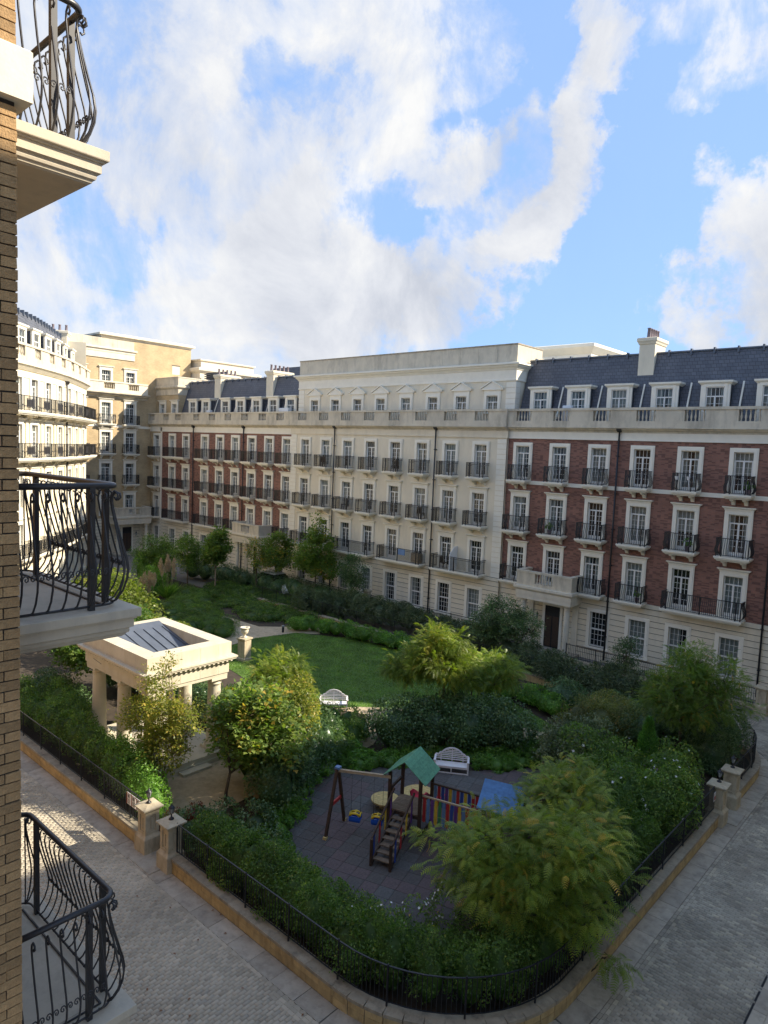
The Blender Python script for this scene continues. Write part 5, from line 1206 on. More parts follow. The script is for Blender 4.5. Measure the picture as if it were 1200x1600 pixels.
# ------------------------------------------------------------------ play equipment (local x runs along the bridge)
def playset():
    ang = R_(17); OX, OY = -14.0, 17.55
    def TH(name, label, cat, x, y, z=0, rz=0): 
        c, s = math.cos(ang), math.sin(ang); return thing(name, label, cat, (OX+c*x-s*y, OY+s*x+c*y, z), ang+rz)
    dw, wd = MT['darkwood'], MT['wood']
    t = TH('play_frame', 'wooden climbing frame with green and blue gabled roofs, stair and coloured bridge', 'play frame', 0, 0); H = .55
    def gable(x0, x1, y0, y1, ridge, zb, zr, mat, along):
        g = ob('roof', MB().box((x0+x1)/2-.03 if along == 'y' else x0, (x0+x1)/2+.03 if along == 'y' else x1, y0 if along == 'y' else (y0+y1)/2-.03, y1 if along == 'y' else (y0+y1)/2+.03, zr-.08, zr-.02, dw), t)
        n = 7
        for s in (-1, 1):
            for k in range(n):
                if along == 'y':
                    cx = (x0+x1)/2; hw = (x1-x0)/2; A = (cx+s*hw*(k/n), zr+(zb-zr)*(k/n)); B = (cx+s*hw*((k+1)/n), zr+(zb-zr)*((k+1)/n)-.004)
                    q = MB(); q.prism([(A[0], A[1]), (B[0]-s*.008, B[1]), (B[0]-s*.008, B[1]+.022), (A[0], A[1]+.022)], 'y', y0, y1, mat)
                else:
                    cy = (y0+y1)/2; hw = (y1-y0)/2; A = (cy+s*hw*(k/n), zr+(zb-zr)*(k/n)); B = (cy+s*hw*((k+1)/n), zr+(zb-zr)*((k+1)/n)-.004)
                    q = MB(); q.prism([(A[0], A[1]), (B[0]-s*.008, B[1]), (B[0]-s*.008, B[1]+.022), (A[0], A[1]+.022)], 'x', x0, x1, mat)
                ob('plank', q, g)
    for (x, y) in ((-H, -H), (H, -H), (H, H), (-H, H)): q = MB(); q.cbox(x-.05, x+.05, y-.05, y+.05, .07, 2.35, .01, dw); ob('post', q, t)
    for k in range(10): q = MB(); q.box(-H-.04, H+.04, -H+.11*k+.004, -H+.11*(k+1)-.004, 1.06, 1.10, wd); ob('deck_board', q, t)
    q = MB(); q.box(-H, H, -H-.03, -H+.03, .96, 1.06, dw); q.box(-H, H, H-.03, H+.03, .96, 1.06, dw); q.bar((-H, H, .3), (H, H, .8), .06, dw); q.bar((-H, -H, .35), (-H, H, .35), .06, dw); q.bar((H, -H, .35), (H, H, .35), .06, dw); ob('deck_frame', q, t)
    gable(-H-.22, H+.22, -H-.15, H+.15, 0, 2.22, 2.85, MT['greenwood'], 'y')
    for x in (-.42, -.27, -.12): q = MB(); q.box(-H-.02, -H+.01, x-.25, x-.19, 1.1, 1.7, dw); ob('guard_slat', q, t)
    q = MB(); q.bar((-H, -H, 1.75), (-H, H, 1.75), .07, dw); ob('guard_rail', q, t)
    # stair
    n = 8; y0, y1 = -H-.05, -H-1.75
    for s in (-1, 1):
        q = MB(); q.bar((s*.32, y0, 1.08), (s*.32, y1, .12), .05, dw, .14); ob('stringer', q, t)
        q = MB(); q.bar((s*.36, y0, 1.85), (s*.36, y1+.05, .92), .05, dw, .07); ob('handrail', q, t)
        for k, c in enumerate(('p_purple', 'p_yellow', 'p_red', 'p_blue')):
            f = .12+.24*k; y = y0+(y1-y0)*f; z = 1.08+(.12-1.08)*f; q = MB(); q.box(s*.37-.012, s*.37+.012, y-.045, y+.045, z-.02, z+.78, MT[c]); ob('stair_slat', q, t)
        q = MB(); q.box(s*.33-.04, s*.33+.04, y1-.03, y1+.05, .07, .95, dw); ob('newel', q, t)
    for k in range(n-1): f = (k+1)/n; y = y0+(y1-y0)*f; z = 1.08-.96*f; q = MB(); q.cbox(-.31, .31, y-.10, y+.09, z-.0, z+.035, .004, wd); ob('stair_tread', q, t)
    # bridge
    BX = 3.15
    for k in range(22): x = H+.05+(BX-H-.5)*(k+.5)/22; sag = -.07*math.sin(math.pi*(k+.5)/22); q = MB(); q.box(x-.05, x+.045, -.45, .45, 1.02+sag, 1.06+sag, wd); ob('bridge_board', q, t)
    cols = ['p_red', 'p_cyan', 'p_purple', 'p_yellow', 'p_green', 'p_cyan', 'p_red', 'p_blue', 'p_purple', 'p_yellow', 'p_cyan', 'p_red', 'p_blue', 'p_yellow', 'p_blue', 'p_red']
    for s in (-1, 1):
        q = MB(); q.bar((H, s*.48, 1.78), (BX-.45, s*.48, 1.74), .06, MT['palewood'] if s < 0 else dw, .05); ob('bridge_rail', q, t)
        for k in range(15):
            x = H+.14+(BX-H-.72)*k/14; q = MB(); c = cols[(k+(0 if s < 0 else 5)) % 16]
            q.prism([(x-.05, .95), (x, .90), (x+.05, .95), (x+.05, 1.70), (x, 1.76), (x-.05, 1.70)], 'y', s*.48-.035 if s < 0 else s*.48+.015, s*.48-.015 if s < 0 else s*.48+.035, MT[c]); ob('bridge_slat', q, t)
    # second tower
    for (x, y) in ((BX-.45, -H), (BX+.6, -H), (BX+.6, H), (BX-.45, H)): q = MB(); q.cbox(x-.05, x+.05, y-.05, y+.05, .07, 2.2, .01, dw); ob('post', q, t)
    for k in range(10): q = MB(); q.box(BX-.5+.11*k+.004, BX-.5+.11*(k+1)-.004, -H, H, 1.06, 1.10, wd); ob('deck_board', q, t)
    q = MB(); q.box(BX-.5, BX+.65, -H-.03, -H+.03, .96, 1.06, dw); q.box(BX-.5, BX+.65, H-.03, H+.03, .96, 1.06, dw); ob('deck_frame', q, t)
    gable(BX-.62, BX+.75, -H-.28, H+.28, 0, 2.02, 2.62, MT['bluewood'], 'x')
    for k, c in enumerate(('p_cyan', 'p_yellow', 'p_blue', 'p_red')): q = MB(); x = BX-.3+.24*k; q.box(x-.05, x+.05, -H-.045, -H-.025, 1.0, 1.72, MT[c]); ob('guard_slat', q, t)
    q = MB(); q.box(BX-.4, BX+.5, H+.03, H+.06, 1.1, 1.9, MT['plastic_green']); ob('back_panel', q, t)
    def slide(px, py, d, mat, name):   # chute going from (px,py) along direction d
        b = MB(); pts = [(0, 1.08), (.25, 1.05), (.9, .62), (1.55, .22), (1.95, .12), (2.2, .11)]; dv = Vector((d[0], d[1], 0)); n = Vector((-d[1], d[0], 0)); W = .24
        prof = [(-W-.04, .16), (-W, .18), (-W+.04, .02), (0, 0), (W-.04, .02), (W, .18), (W+.04, .16), (W, 0), (0, -.03), (-W, 0)]
        vs = [tuple(Vector((px, py, z))+dv*s+n*o+Vector((0, 0, hh))) for s, z in pts for o, hh in prof]; m = len(prof)
        fs = [(i*m+k, i*m+(k+1) % m, (i+1)*m+(k+1) % m, (i+1)*m+k) for i in range(len(pts)-1) for k in range(m)]
        b.add(vs, fs, mat); ob(name, b, t)
    slide(BX+.62, .05, (1, 0), MT['plastic_green'], 'slide'); slide(.0, H+.02, (0, 1), MT['plastic_red'], 'slide')
    # swing
    s = TH('playground_swing', 'brown wooden swing frame with a red cross brace and pale top beam', 'swing frame', -2.25, -1.05, 0)
    ob('beam', MB().bar((0, 0, 2.2), (1.75, .45, 2.2), .09, MT['palewood']), s)
    for sg in (-1, 1): ob('leg', MB().bar((-.02, sg*.05, 2.25), (-.05, sg*.66, .07), .09, dw), s); ob('foot_cap', MB().box(-.11, .01, sg*.67-.06, sg*.67+.06, .066, .17, MT['yellowwood']), s)
    ob('cross_brace', MB().bar((-.04, -.36, 1.12), (-.04, .36, 1.12), .05, MT['p_red'], .12), s); ob('top_cap', MB().box(-.1, .07, -.09, .09, 2.25, 2.33, MT['p_cyan']), s)
    for k, (f, lab) in enumerate(((.36, 'blue and yellow toddler swing seat, nearer the A-frame'), (.78, 'blue and yellow toddler swing seat, nearer the stair'))):
        bx, by = -2.25+1.75*f, -1.05+.45*f; w = TH('toddler_swing', lab, 'swing', bx, by, 0, R_(14)); w['group'] = 'toddler swing seats'
        q = MB(); q.loft(-.17, .17, -.13, .13, [(-.03, .50), (.01, .53), (.03, .60), (.02, .72), (-.02, .72), (-.03, .60), (-.05, .56)], MT['plastic_blue']); ob('bucket', q, w)
        q = MB(); 
        for a, b in (((-.17, .13), (.17, .13)), ((-.17, -.13), (-.17, .13)), ((.17, -.13), (.17, .13))): q.tube([(a[0], a[1], .74), ((a[0]+b[0])/2, (a[1]+b[1])/2, .80), (b[0], b[1], .74)], .035, MT['plastic_yellow'], 6)
        q.tube([(-.17, -.13, .74), (-.08, -.14, .83), (.08, -.14, .83), (.17, -.13, .74)], .04, MT['plastic_yellow'], 6); q.tube([(0, .13, .8), (0, -.13, .82)], .03, MT['plastic_yellow'], 6); ob('safety_bar', q, w)
        q = MB()
        for sx in (-1, 1): q.tube([(sx*.16, 0, .76), (sx*.16, 0, 2.16)], .006, MT['irongrey'], 4); q.tube([(sx*.16, -.12, .72), (sx*.16, 0, .95), (sx*.16, .12, .72)], .006, MT['irongrey'], 4)
        ob('chain', q, w)
    for (x, y, r_, lab) in ((-1.45, 1.15, .52, 'round yellow slatted play table beside the stair tower'), (-.55, 2.15, .62, 'larger round yellow slatted play table behind the green-roofed tower')):
        p = TH('round_play_table', lab, 'play table', x, y); ob('pedestal', MB().lathe(0, 0, [(.22, .07), (.2, .10), (.2, .36)], MT['palewood'], 14), p)
        n = 8
        for k in range(n):
            ya, yb = -r_+2*r_*k/n+.005, -r_+2*r_*(k+1)/n-.005; ha, hb = math.sqrt(max(0.0, r_*r_-ya*ya)), math.sqrt(max(0.0, r_*r_-yb*yb)); ym = (ya+yb)/2; hm = math.sqrt(r_*r_-ym*ym)
            q = MB(); q.prism([(-ha, ya), (ha, ya), (hm, ym), (hb, yb), (-hb, yb), (-hm, ym)], 'z', .36, .41, MT['yellowwood']); ob('table_slat', q, p)
playset()

def car(x, y, rz, label):
    t = thing('parked_car', label, 'car', (x, y, 0), rz); c = MT['carwhite']
    def sec(pts, w): return pts
    b = MB(); st = [(-2.1, .35, .62, .72), (-2.0, .25, .80, .80), (-1.3, .22, .90, .86), (-.2, .22, .93, .88), (1.0, .22, .90, .87), (1.8, .25, .80, .84), (2.1, .32, .62, .76)]
    vs = []; 
    for (xx, z0, z1, w) in st: vs += [(xx, -w, z0), (xx, -w-.02, (z0+z1)/2), (xx, -w*.94, z1), (xx, w*.94, z1), (xx, w+.02, (z0+z1)/2), (xx, w, z0)]
    n = 6; fs = [(i*n+k, i*n+(k+1) % n, (i+1)*n+(k+1) % n, (i+1)*n+k) for i in range(len(st)-1) for k in range(n)]+[tuple(range(n-1, -1, -1)), tuple((len(st)-1)*n+k for k in range(n))]
    b.add(vs, fs, c, True); ob('body', b, t)
    b = MB(); b.add([(-1.9, -.76, .90), (1.1, -.76, .90), (1.1, .76, .90), (-1.9, .76, .90), (-1.5, -.62, 1.38), (.35, -.62, 1.42), (.35, .62, 1.42), (-1.5, .62, 1.38)], [(0, 1, 5, 4), (1, 2, 6, 5), (2, 3, 7, 6), (3, 0, 4, 7), (4, 5, 6, 7)], MT['carglass']); ob('cabin_glass', b, t)
    ob('roof', MB().loft(-1.5, .32, -.62, .62, [(.0, 1.425), (.02, 1.45), (-.1, 1.50)], c), t)
    wm = MB(); 
    for xx in (-1.3, 1.3):
        for s in (-1, 1): 
            q = MB(); q.T = Matrix.Translation((xx, s*.82, .32)) @ Matrix.Rotation(math.pi/2, 4, 'X'); q.lathe(0, 0, [(.32, -.1), (.32, .1)], MT['rubber'], 18); w = ob('wheel', q, t); q2 = MB(); q2.T = Matrix.Translation((xx, s*.925, .32)) @ Matrix.Rotation(math.pi/2, 4, 'X'); q2.lathe(0, 0, [(.2, -.012), (.17, .012)], MT['lead'], 12); ob('rim', q2, w)
    for s in (-1, 1): ob('headlight', MB().box(2.0, 2.08, s*.6-.12, s*.6+.12, .58, .70, MT['lampglass']), t)
    return t
car(-47.3, 38.9, R_(2), 'white car parked by the cream block, glimpsed through the far trees').scale = (1, 1, 1.2)
# fallen leaves on the left street
def fallen():
    me = [(lambda m: m.mesh('dry_leaf'))(MB().add([(0, 0, .004), (.05, .02, .015), (.10, 0, .006), (.05, -.03, .02)], [(0, 1, 2, 3)], MT['dryleaf']))]
    spots = [(213, 1400), (343, 1432), (275, 1493), (298, 1560), (376, 1545), (295, 1592), (355, 1460), (310, 1468), (240, 1410), (230, 1550), (255, 1580), (265, 1418), (330, 1425), (250, 1345), (475, 1585)]
    for i, p in enumerate(spots):
        x, y = G(*p); o = ob('fallen_leaf', me[0], None, (x, y, .022), i*1.7); o['label'] = 'dry brown leaf lying on the pale setts of the left street'; o['category'] = 'leaf'; o['group'] = 'dry leaves on the left street'
fallen()

# chairs and pots standing on the far balconies
def balcony_things():
    def chair(x, y, z, rz, lab):
        t = thing('balcony_chair', lab, 'chair', (x, y, z), rz, 'dark chairs on the far balconies'); m = MT['darkwood']
        ob('seat', MB().box(-.22, .22, -.22, .22, .42, .46, m), t); ob('backrest', MB().box(-.22, .22, .19, .23, .46, .9, m), t)
        for sx in (-1, 1):
            for sy in (-1, 1): ob('leg', MB().box(sx*.2-.02, sx*.2+.02, sy*.2-.02, sy*.2+.02, 0, .42, m), t)
    def pot(x, y, z, lab):
        t = thing('potted_plant', lab, 'plant', (x, y, z), 0, 'potted plants on the far balconies'); ob('pot', MB().lathe(0, 0, [(.11, 0), (.15, .26), (.16, .28)], MT['pot'], 10), t)
        leafmass('leaves', [(0, 0, .45, .22, .22, .28)], 320, .09, L['bright'], parent=t, corek=.5)
    Z = (4.35, 7.85, 11.35); n = ('lowest', 'middle', 'top')
    for (x, k, rz, w) in ((-44.75, 2, 1.2, 'second'), (-42.0, 1, -1.0, 'third'), (-33.6, 1, 1.4, 'sixth'), (-36.5, 2, -1.3, 'fifth'), (-47.2, 0, 1.0, 'first'), (-31.2, 0, 1.5, 'seventh')):
        chair(x+.3, 41.35, Z[k], rz, 'dark chair on the %s row balcony under the %s window of the cream block' % (n[k], w))
    for (x, k, w) in ((-22.5, 1, 'second'), (-13.6, 1, 'fifth'), (-10.6, 2, 'sixth'), (-16.3, 0, 'fourth')): pot(x+.15, 41.5, Z[k], 'potted plant on the %s row balcony at the %s window of the right brick terrace' % (n[k], w))
    for i, dx in enumerate((-.35, .3)):
        t = thing('hanging_pot', ['left white pot hung on the top row balcony of the right brick terrace', 'right white pot hung on the top row balcony of the right brick terrace'][i], 'flower pot', (-13.82+dx, 41.0, 12.0), 0, 'white pots hung on a balcony railing')
        ob('pot', MB().lathe(0, 0, [(.07, 0), (.11, .18), (.12, .2)], MT['plasticwhite'], 10), t)
# ------------------------------------------------------------------ planting
def unit(v): return v/(np.linalg.norm(v, axis=1, keepdims=True)+1e-9)
def tpl_leaf(w=.5): # one folded leaf, length 1 along x
    return np.array([[0, 0, 0], [.45, w/2, .07], [1, 0, -.06], [.45, -w/2, .07]]), np.array([[0, 1, 2, 3]])
def tpl_maple():
    return (np.array([[0, 0, 0], [.30, .52, .05], [.62, .20, .02], [1, 0, -.08], [.62, -.20, .02], [.30, -.52, .05], [.1, .30, -.02], [.1, -.30, -.02]]),
            np.array([[0, 6, 1, 2], [0, 2, 3, 4], [0, 4, 5, 7]]))
def tpl_sprig(k=5, w=.30): # short twig with k leaves
    V = []; F = []; b, f = tpl_leaf(w)
    r = np.random.default_rng(3)
    for i in range(k):
        a = (-1)**i*(.7-.1*i/k) if i < k-1 else 0; s = .55; o = np.array([.45*i/(k-1), 0, .03*i])
        R = np.array([[math.cos(a), -math.sin(a), 0], [math.sin(a), math.cos(a), 0], [0, 0, 1]]); v = (b*s*np.array([1, 1, 1])) @ R.T+o; v[:, 2] += .08*((i*37) % 5-2)/2*v[:, 0]
        F.append(f+len(V)*0+4*i); V.append(v)
    return np.concatenate(V), np.concatenate(F)
def tpl_frond(n=8, droop=.38, wl=.24): # feathery compound leaf, length 1
    V = []; F = []
    for i in range(n):
        t = (i+.6)/n; x = t; z = .12*math.sin(t*2.2)-droop*t*t; w = wl*math.sin(math.pi*(.12+.82*t))**.7
        for s in (-1, 1):
            b = len(V); hx = .27/n
            V += [(x-hx, 0, z), (x+hx, 0, z), (x+hx+.07, s*w, z-.03-.22*w), (x-hx*.4+.07, s*w*.96, z-.03-.22*w)]; F.append((b, b+1, b+2, b+3) if s > 0 else (b+3, b+2, b+1, b))
    return np.array(V), np.array(F)
def scatter(tpl, pos, ax, nrm, scale):
    V, F = tpl; n = len(pos); x = unit(ax); z = unit(nrm-x*np.sum(nrm*x, 1, keepdims=True)); y = np.cross(z, x)
    R = np.stack([x, y, z], 1)   # rows are axes
    W = np.einsum('kj,njd->nkd', V, R)*scale[:, None, None]+pos[:, None, :]
    FF = (np.arange(n)[:, None, None]*len(V)+F[None]).reshape(-1, F.shape[1]); return W.reshape(-1, 3), FF
def rnd_dirs(n): return unit(rng.normal(size=(n, 3)))
def dome_points(domes, dens, zmin=-.25, inner=.80, jitter=.10):
    """points on the leafy skin of a union of lumps; returns positions, outward normals, tuft shade"""
    P = []; N = []; C = []
    D = np.array(domes, float)
    for k, (x, y, z, rx, ry, rz) in enumerate(D):
        area = 4*math.pi*((rx*ry)**1.6+(rx*rz)**1.6+(ry*rz)**1.6)**(1/1.6)/3**(1/1.6)
        n = int(area*dens*.85); nt = max(6, int(area*5)); u = rnd_dirs(nt*2); u = u[u[:, 2] > zmin][:nt]; nt = len(u)
        rad = rng.uniform(.86, 1.08, nt); ti = rng.integers(0, nt, n); base = u[ti]*rad[ti][:, None]
        d = base+rng.normal(0, .17, (n, 3)); d[:, 2] = np.maximum(d[:, 2], zmin*1.2); l = np.linalg.norm(d, axis=1); d = d/l[:, None]*np.clip(l, inner, 1.14)[:, None]
        p = np.array([x, y, z])+d*np.array([rx, ry, rz]); ok = p[:, 2] > .04
        for j, E in enumerate(D):
            if j != k:
                q = np.sum(((p-E[:3])/E[3:])**2, 1); ok &= q > .55
        nr = unit(d/np.array([rx, ry, rz])); P.append(p[ok]); N.append(nr[ok]); sh = rng.normal(0, .13, nt); C.append(sh[ti][ok])
    return np.concatenate(P), np.concatenate(N), np.concatenate(C)
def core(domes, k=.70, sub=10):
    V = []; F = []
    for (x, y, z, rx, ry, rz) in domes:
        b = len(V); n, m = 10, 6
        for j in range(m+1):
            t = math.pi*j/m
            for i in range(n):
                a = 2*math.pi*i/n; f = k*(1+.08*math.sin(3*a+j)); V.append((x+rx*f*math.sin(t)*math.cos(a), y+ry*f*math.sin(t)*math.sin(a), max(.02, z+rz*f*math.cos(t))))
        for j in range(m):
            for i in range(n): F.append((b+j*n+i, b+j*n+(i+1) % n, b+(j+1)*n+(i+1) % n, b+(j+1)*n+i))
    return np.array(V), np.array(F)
def merge(parts):
    V = []; F = []; o = 0
    for v, f in parts: V.append(v); F.append(f+o); o += len(v)
    return np.concatenate(V), np.concatenate(F)
LT = dict(leaf=tpl_leaf(.55), lance=tpl_leaf(.22), maple=tpl_maple(), sprig=tpl_sprig(), frond=tpl_frond(), round=tpl_leaf(.8), bigfrond=tpl_frond(11, .35, .26))
def leafmass(name, domes, dens, size, mat, tpl='leaf', up_=.35, shade=.5, sv=.16, parent=None, corek=.70, flowers=None, loc=(0, 0, 0), hang=0.0, **props):
    domes = [d if len(d) == 6 else (*d, ) for d in domes]
    p, nr, c = dome_points(domes, dens); n = len(p)
    nrm = unit(nr*.8+rnd_dirs(n)*.75+np.array([0, 0, up_])); ax = unit(np.cross(nrm, rnd_dirs(n))+nr*.5+np.array([0, 0, -hang]))
    s = size*rng.uniform(.65, 1.25, n); V, F = scatter(LT[tpl], p, ax, nrm, s); k = len(LT[tpl][1])
    r = np.repeat(np.clip(shade+c+rng.normal(0, sv, n), 0, 1), k); mats = [mat]; mi = np.zeros(len(F), int)
    parts = [(V, F)]; rn = [r]
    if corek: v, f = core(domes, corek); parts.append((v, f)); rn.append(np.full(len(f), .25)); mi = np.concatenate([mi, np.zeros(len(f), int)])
    if flowers:
        fm, cnt, fs = flowers; j = rng.choice(n, min(cnt, n), False); j = j[nr[j][:, 2] > .1]
        q = p[j]+nr[j]*.06
        for e in range(5):
            a = e*2*math.pi/5; t1 = unit(np.cross(nr[j]+.001, np.array([[0, 0, 1.0]]))); t2 = np.cross(nr[j], t1); axx = t1*math.cos(a)+t2*math.sin(a)+nr[j]*.35
            v, f = scatter(LT['round'], q, axx, nr[j], np.full(len(j), fs)); parts.append((v, f)); rn.append(np.full(len(f), .5)); mi = np.concatenate([mi, np.ones(len(f), int)])
        mats.append(fm)
    V, F = merge(parts); V = V-np.array(loc)
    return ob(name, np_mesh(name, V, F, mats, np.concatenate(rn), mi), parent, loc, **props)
def line_domes(path, w, h, step=.6, jit=.12, base=.0):
    out = []
    for a, b in zip(path, path[1:]):
        l = math.hypot(b[0]-a[0], b[1]-a[1]); n = max(1, int(l/step))
        for i in range(n):
            t = (i+random.random()*.5)/n; k = random.uniform(.85, 1.18); hh = h*random.uniform(.82, 1.14)
            out.append((a[0]+(b[0]-a[0])*t+random.uniform(-jit, jit), a[1]+(b[1]-a[1])*t+random.uniform(-jit, jit), base+hh*.48, w*k, w*k, hh*.54))
    return out
def area_domes(poly, r, h, n, jit=.2):
    P = np.array(poly); x0, y0 = P.min(0); x1, y1 = P.max(0); out = []; t = 0
    while len(out) < n and t < n*40:
        t += 1; x, y = random.uniform(x0, x1), random.uniform(y0, y1); o = False; j = len(P)-1
        for i in range(len(P)):
            if (P[i][1] > y) != (P[j][1] > y) and x < (P[j][0]-P[i][0])*(y-P[i][1])/(P[j][1]-P[i][1])+P[i][0]: o = not o
            j = i
        if not o or any(math.hypot(x-q[0], y-q[1]) < r*.62 for q in out): continue
        k = random.uniform(.8, 1.2); hh = h*random.uniform(.75, 1.2); out.append((x, y, hh*.35, r*k, r*k, hh*.68))
    return out
def hedge(label, domes, dens, size, mat, tpl='leaf', cat='hedge', name='hedge', **kw): return leafmass(name, domes, dens, size, mat, tpl, label=label, category=cat, **kw)

def tree(name, label, base, fork, blobs, trunk_r, n_leaf, size, mat, tpl='leaf', bark='bark', stems=1, clump=.34, twigs=2, shade=.5, sv=.15, hang=.2, group=None, core_=False, nclump=None, flat=.7, cat='tree', topshade=.0):
    """blobs: ellipsoids (x,y,z,rx,ry,rz) the crown fills; leaves sit in tufts at the branch ends, sky shows between"""
    t = thing(name, label, cat, (base[0], base[1], 0), 0, group); B = np.array(blobs, float); vol = (B[:, 3]*B[:, 4]*B[:, 5]); vol = vol/vol.sum()
    nc = nclump or max(30, int((B[:, 3]*B[:, 4]*B[:, 5]).sum()**.67*26)); bi = rng.choice(len(B), nc, p=vol)
    d = rnd_dirs(nc)*(rng.uniform(.25, 1.0, nc)**.45)[:, None]; C = B[bi, :3]+d*B[bi, 3:]
    bm = MB(); mt = MT[bark]; o = Vector((base[0], base[1], 0)); roots = []
    for s in range(stems):
        a = 2*math.pi*s/stems+.5; off = .0 if stems == 1 else .16
        b0 = Vector((off*math.cos(a), off*math.sin(a), 0)); f = Vector((fork[0]-base[0]+(0 if stems == 1 else .35*math.cos(a)), fork[1]-base[1]+(0 if stems == 1 else .35*math.sin(a)), fork[2]*(1 if s % 2 == 0 else .88)))
        mid = (b0+f)/2+Vector((random.uniform(-.06, .06), random.uniform(-.06, .06), 0)); rr_ = trunk_r*(1 if stems == 1 else .62)
        bm.tube([b0, b0+Vector((0, 0, .15)), mid, f], [rr_*1.35, rr_, rr_*.86, rr_*.72], mt, 8); roots.append((f, rr_*.72))
    ob('trunk', bm, t)
    br = MB(); nl = max(5, min(11, nc//9)); li = rng.choice(nc, nl, False); limbs = []
    for k in li:
        f, r0 = roots[random.randrange(len(roots))]; e = Vector(C[k])-o; e = f+(e-f)*.86; m1 = f+(e-f)*.4+Vector((0, 0, .12*(e-f).length)); m2 = f+(e-f)*.72+Vector((0, 0, .08*(e-f).length))
        br.tube([f-Vector((0, 0, .03)), m1, m2, e], [r0*.62, r0*.42, r0*.28, r0*.14], mt, 6); limbs += [(m1, r0*.34), (m2, r0*.24), (e, r0*.14)]
    for k in range(nc):
        c = Vector(C[k])-o; j = min(range(len(limbs)), key=lambda q: (limbs[q][0]-c).length+max(0, limbs[q][0].z-c.z)); s, r1 = limbs[j]
        if (s-c).length > .12: mm = (s+c)/2+Vector((random.uniform(-.06, .06), random.uniform(-.06, .06), .05)); br.tube([s, mm, c], [min(r1*.7, .02), .011, .005], mt, 4, cap=False)
    ob('branches', br, t)
    ci = rng.integers(0, nc, n_leaf); rad = clump*rng.uniform(.7, 1.3, nc); g = rng.normal(0, .48, (n_leaf, 3)); g[:, 2] *= flat
    p = C[ci]+g*rad[ci][:, None]; p[:, 2] = np.maximum(p[:, 2], .15)
    out = unit(g+.0001)*.85+unit(p-np.array([fork[0], fork[1], fork[2]]))*.35
    nrm = unit(rnd_dirs(n_leaf)*.55+np.array([0, 0, .9])+out*.25); ax = unit(out+rnd_dirs(n_leaf)*.5+np.array([0, 0, -hang]))
    V, F = scatter(LT[tpl], p-np.array([base[0], base[1], 0]), ax, nrm, size*rng.uniform(.65, 1.25, n_leaf)); k = len(LT[tpl][1])
    cs = rng.normal(0, .12, nc); cs = cs+topshade*(C[:, 2]-C[:, 2].mean())
    r = np.repeat(np.clip(shade+cs[ci]+rng.normal(0, sv, n_leaf), 0, 1), k)
    ob('crown', np_mesh('crown', V, F, [mat], r), t); return t

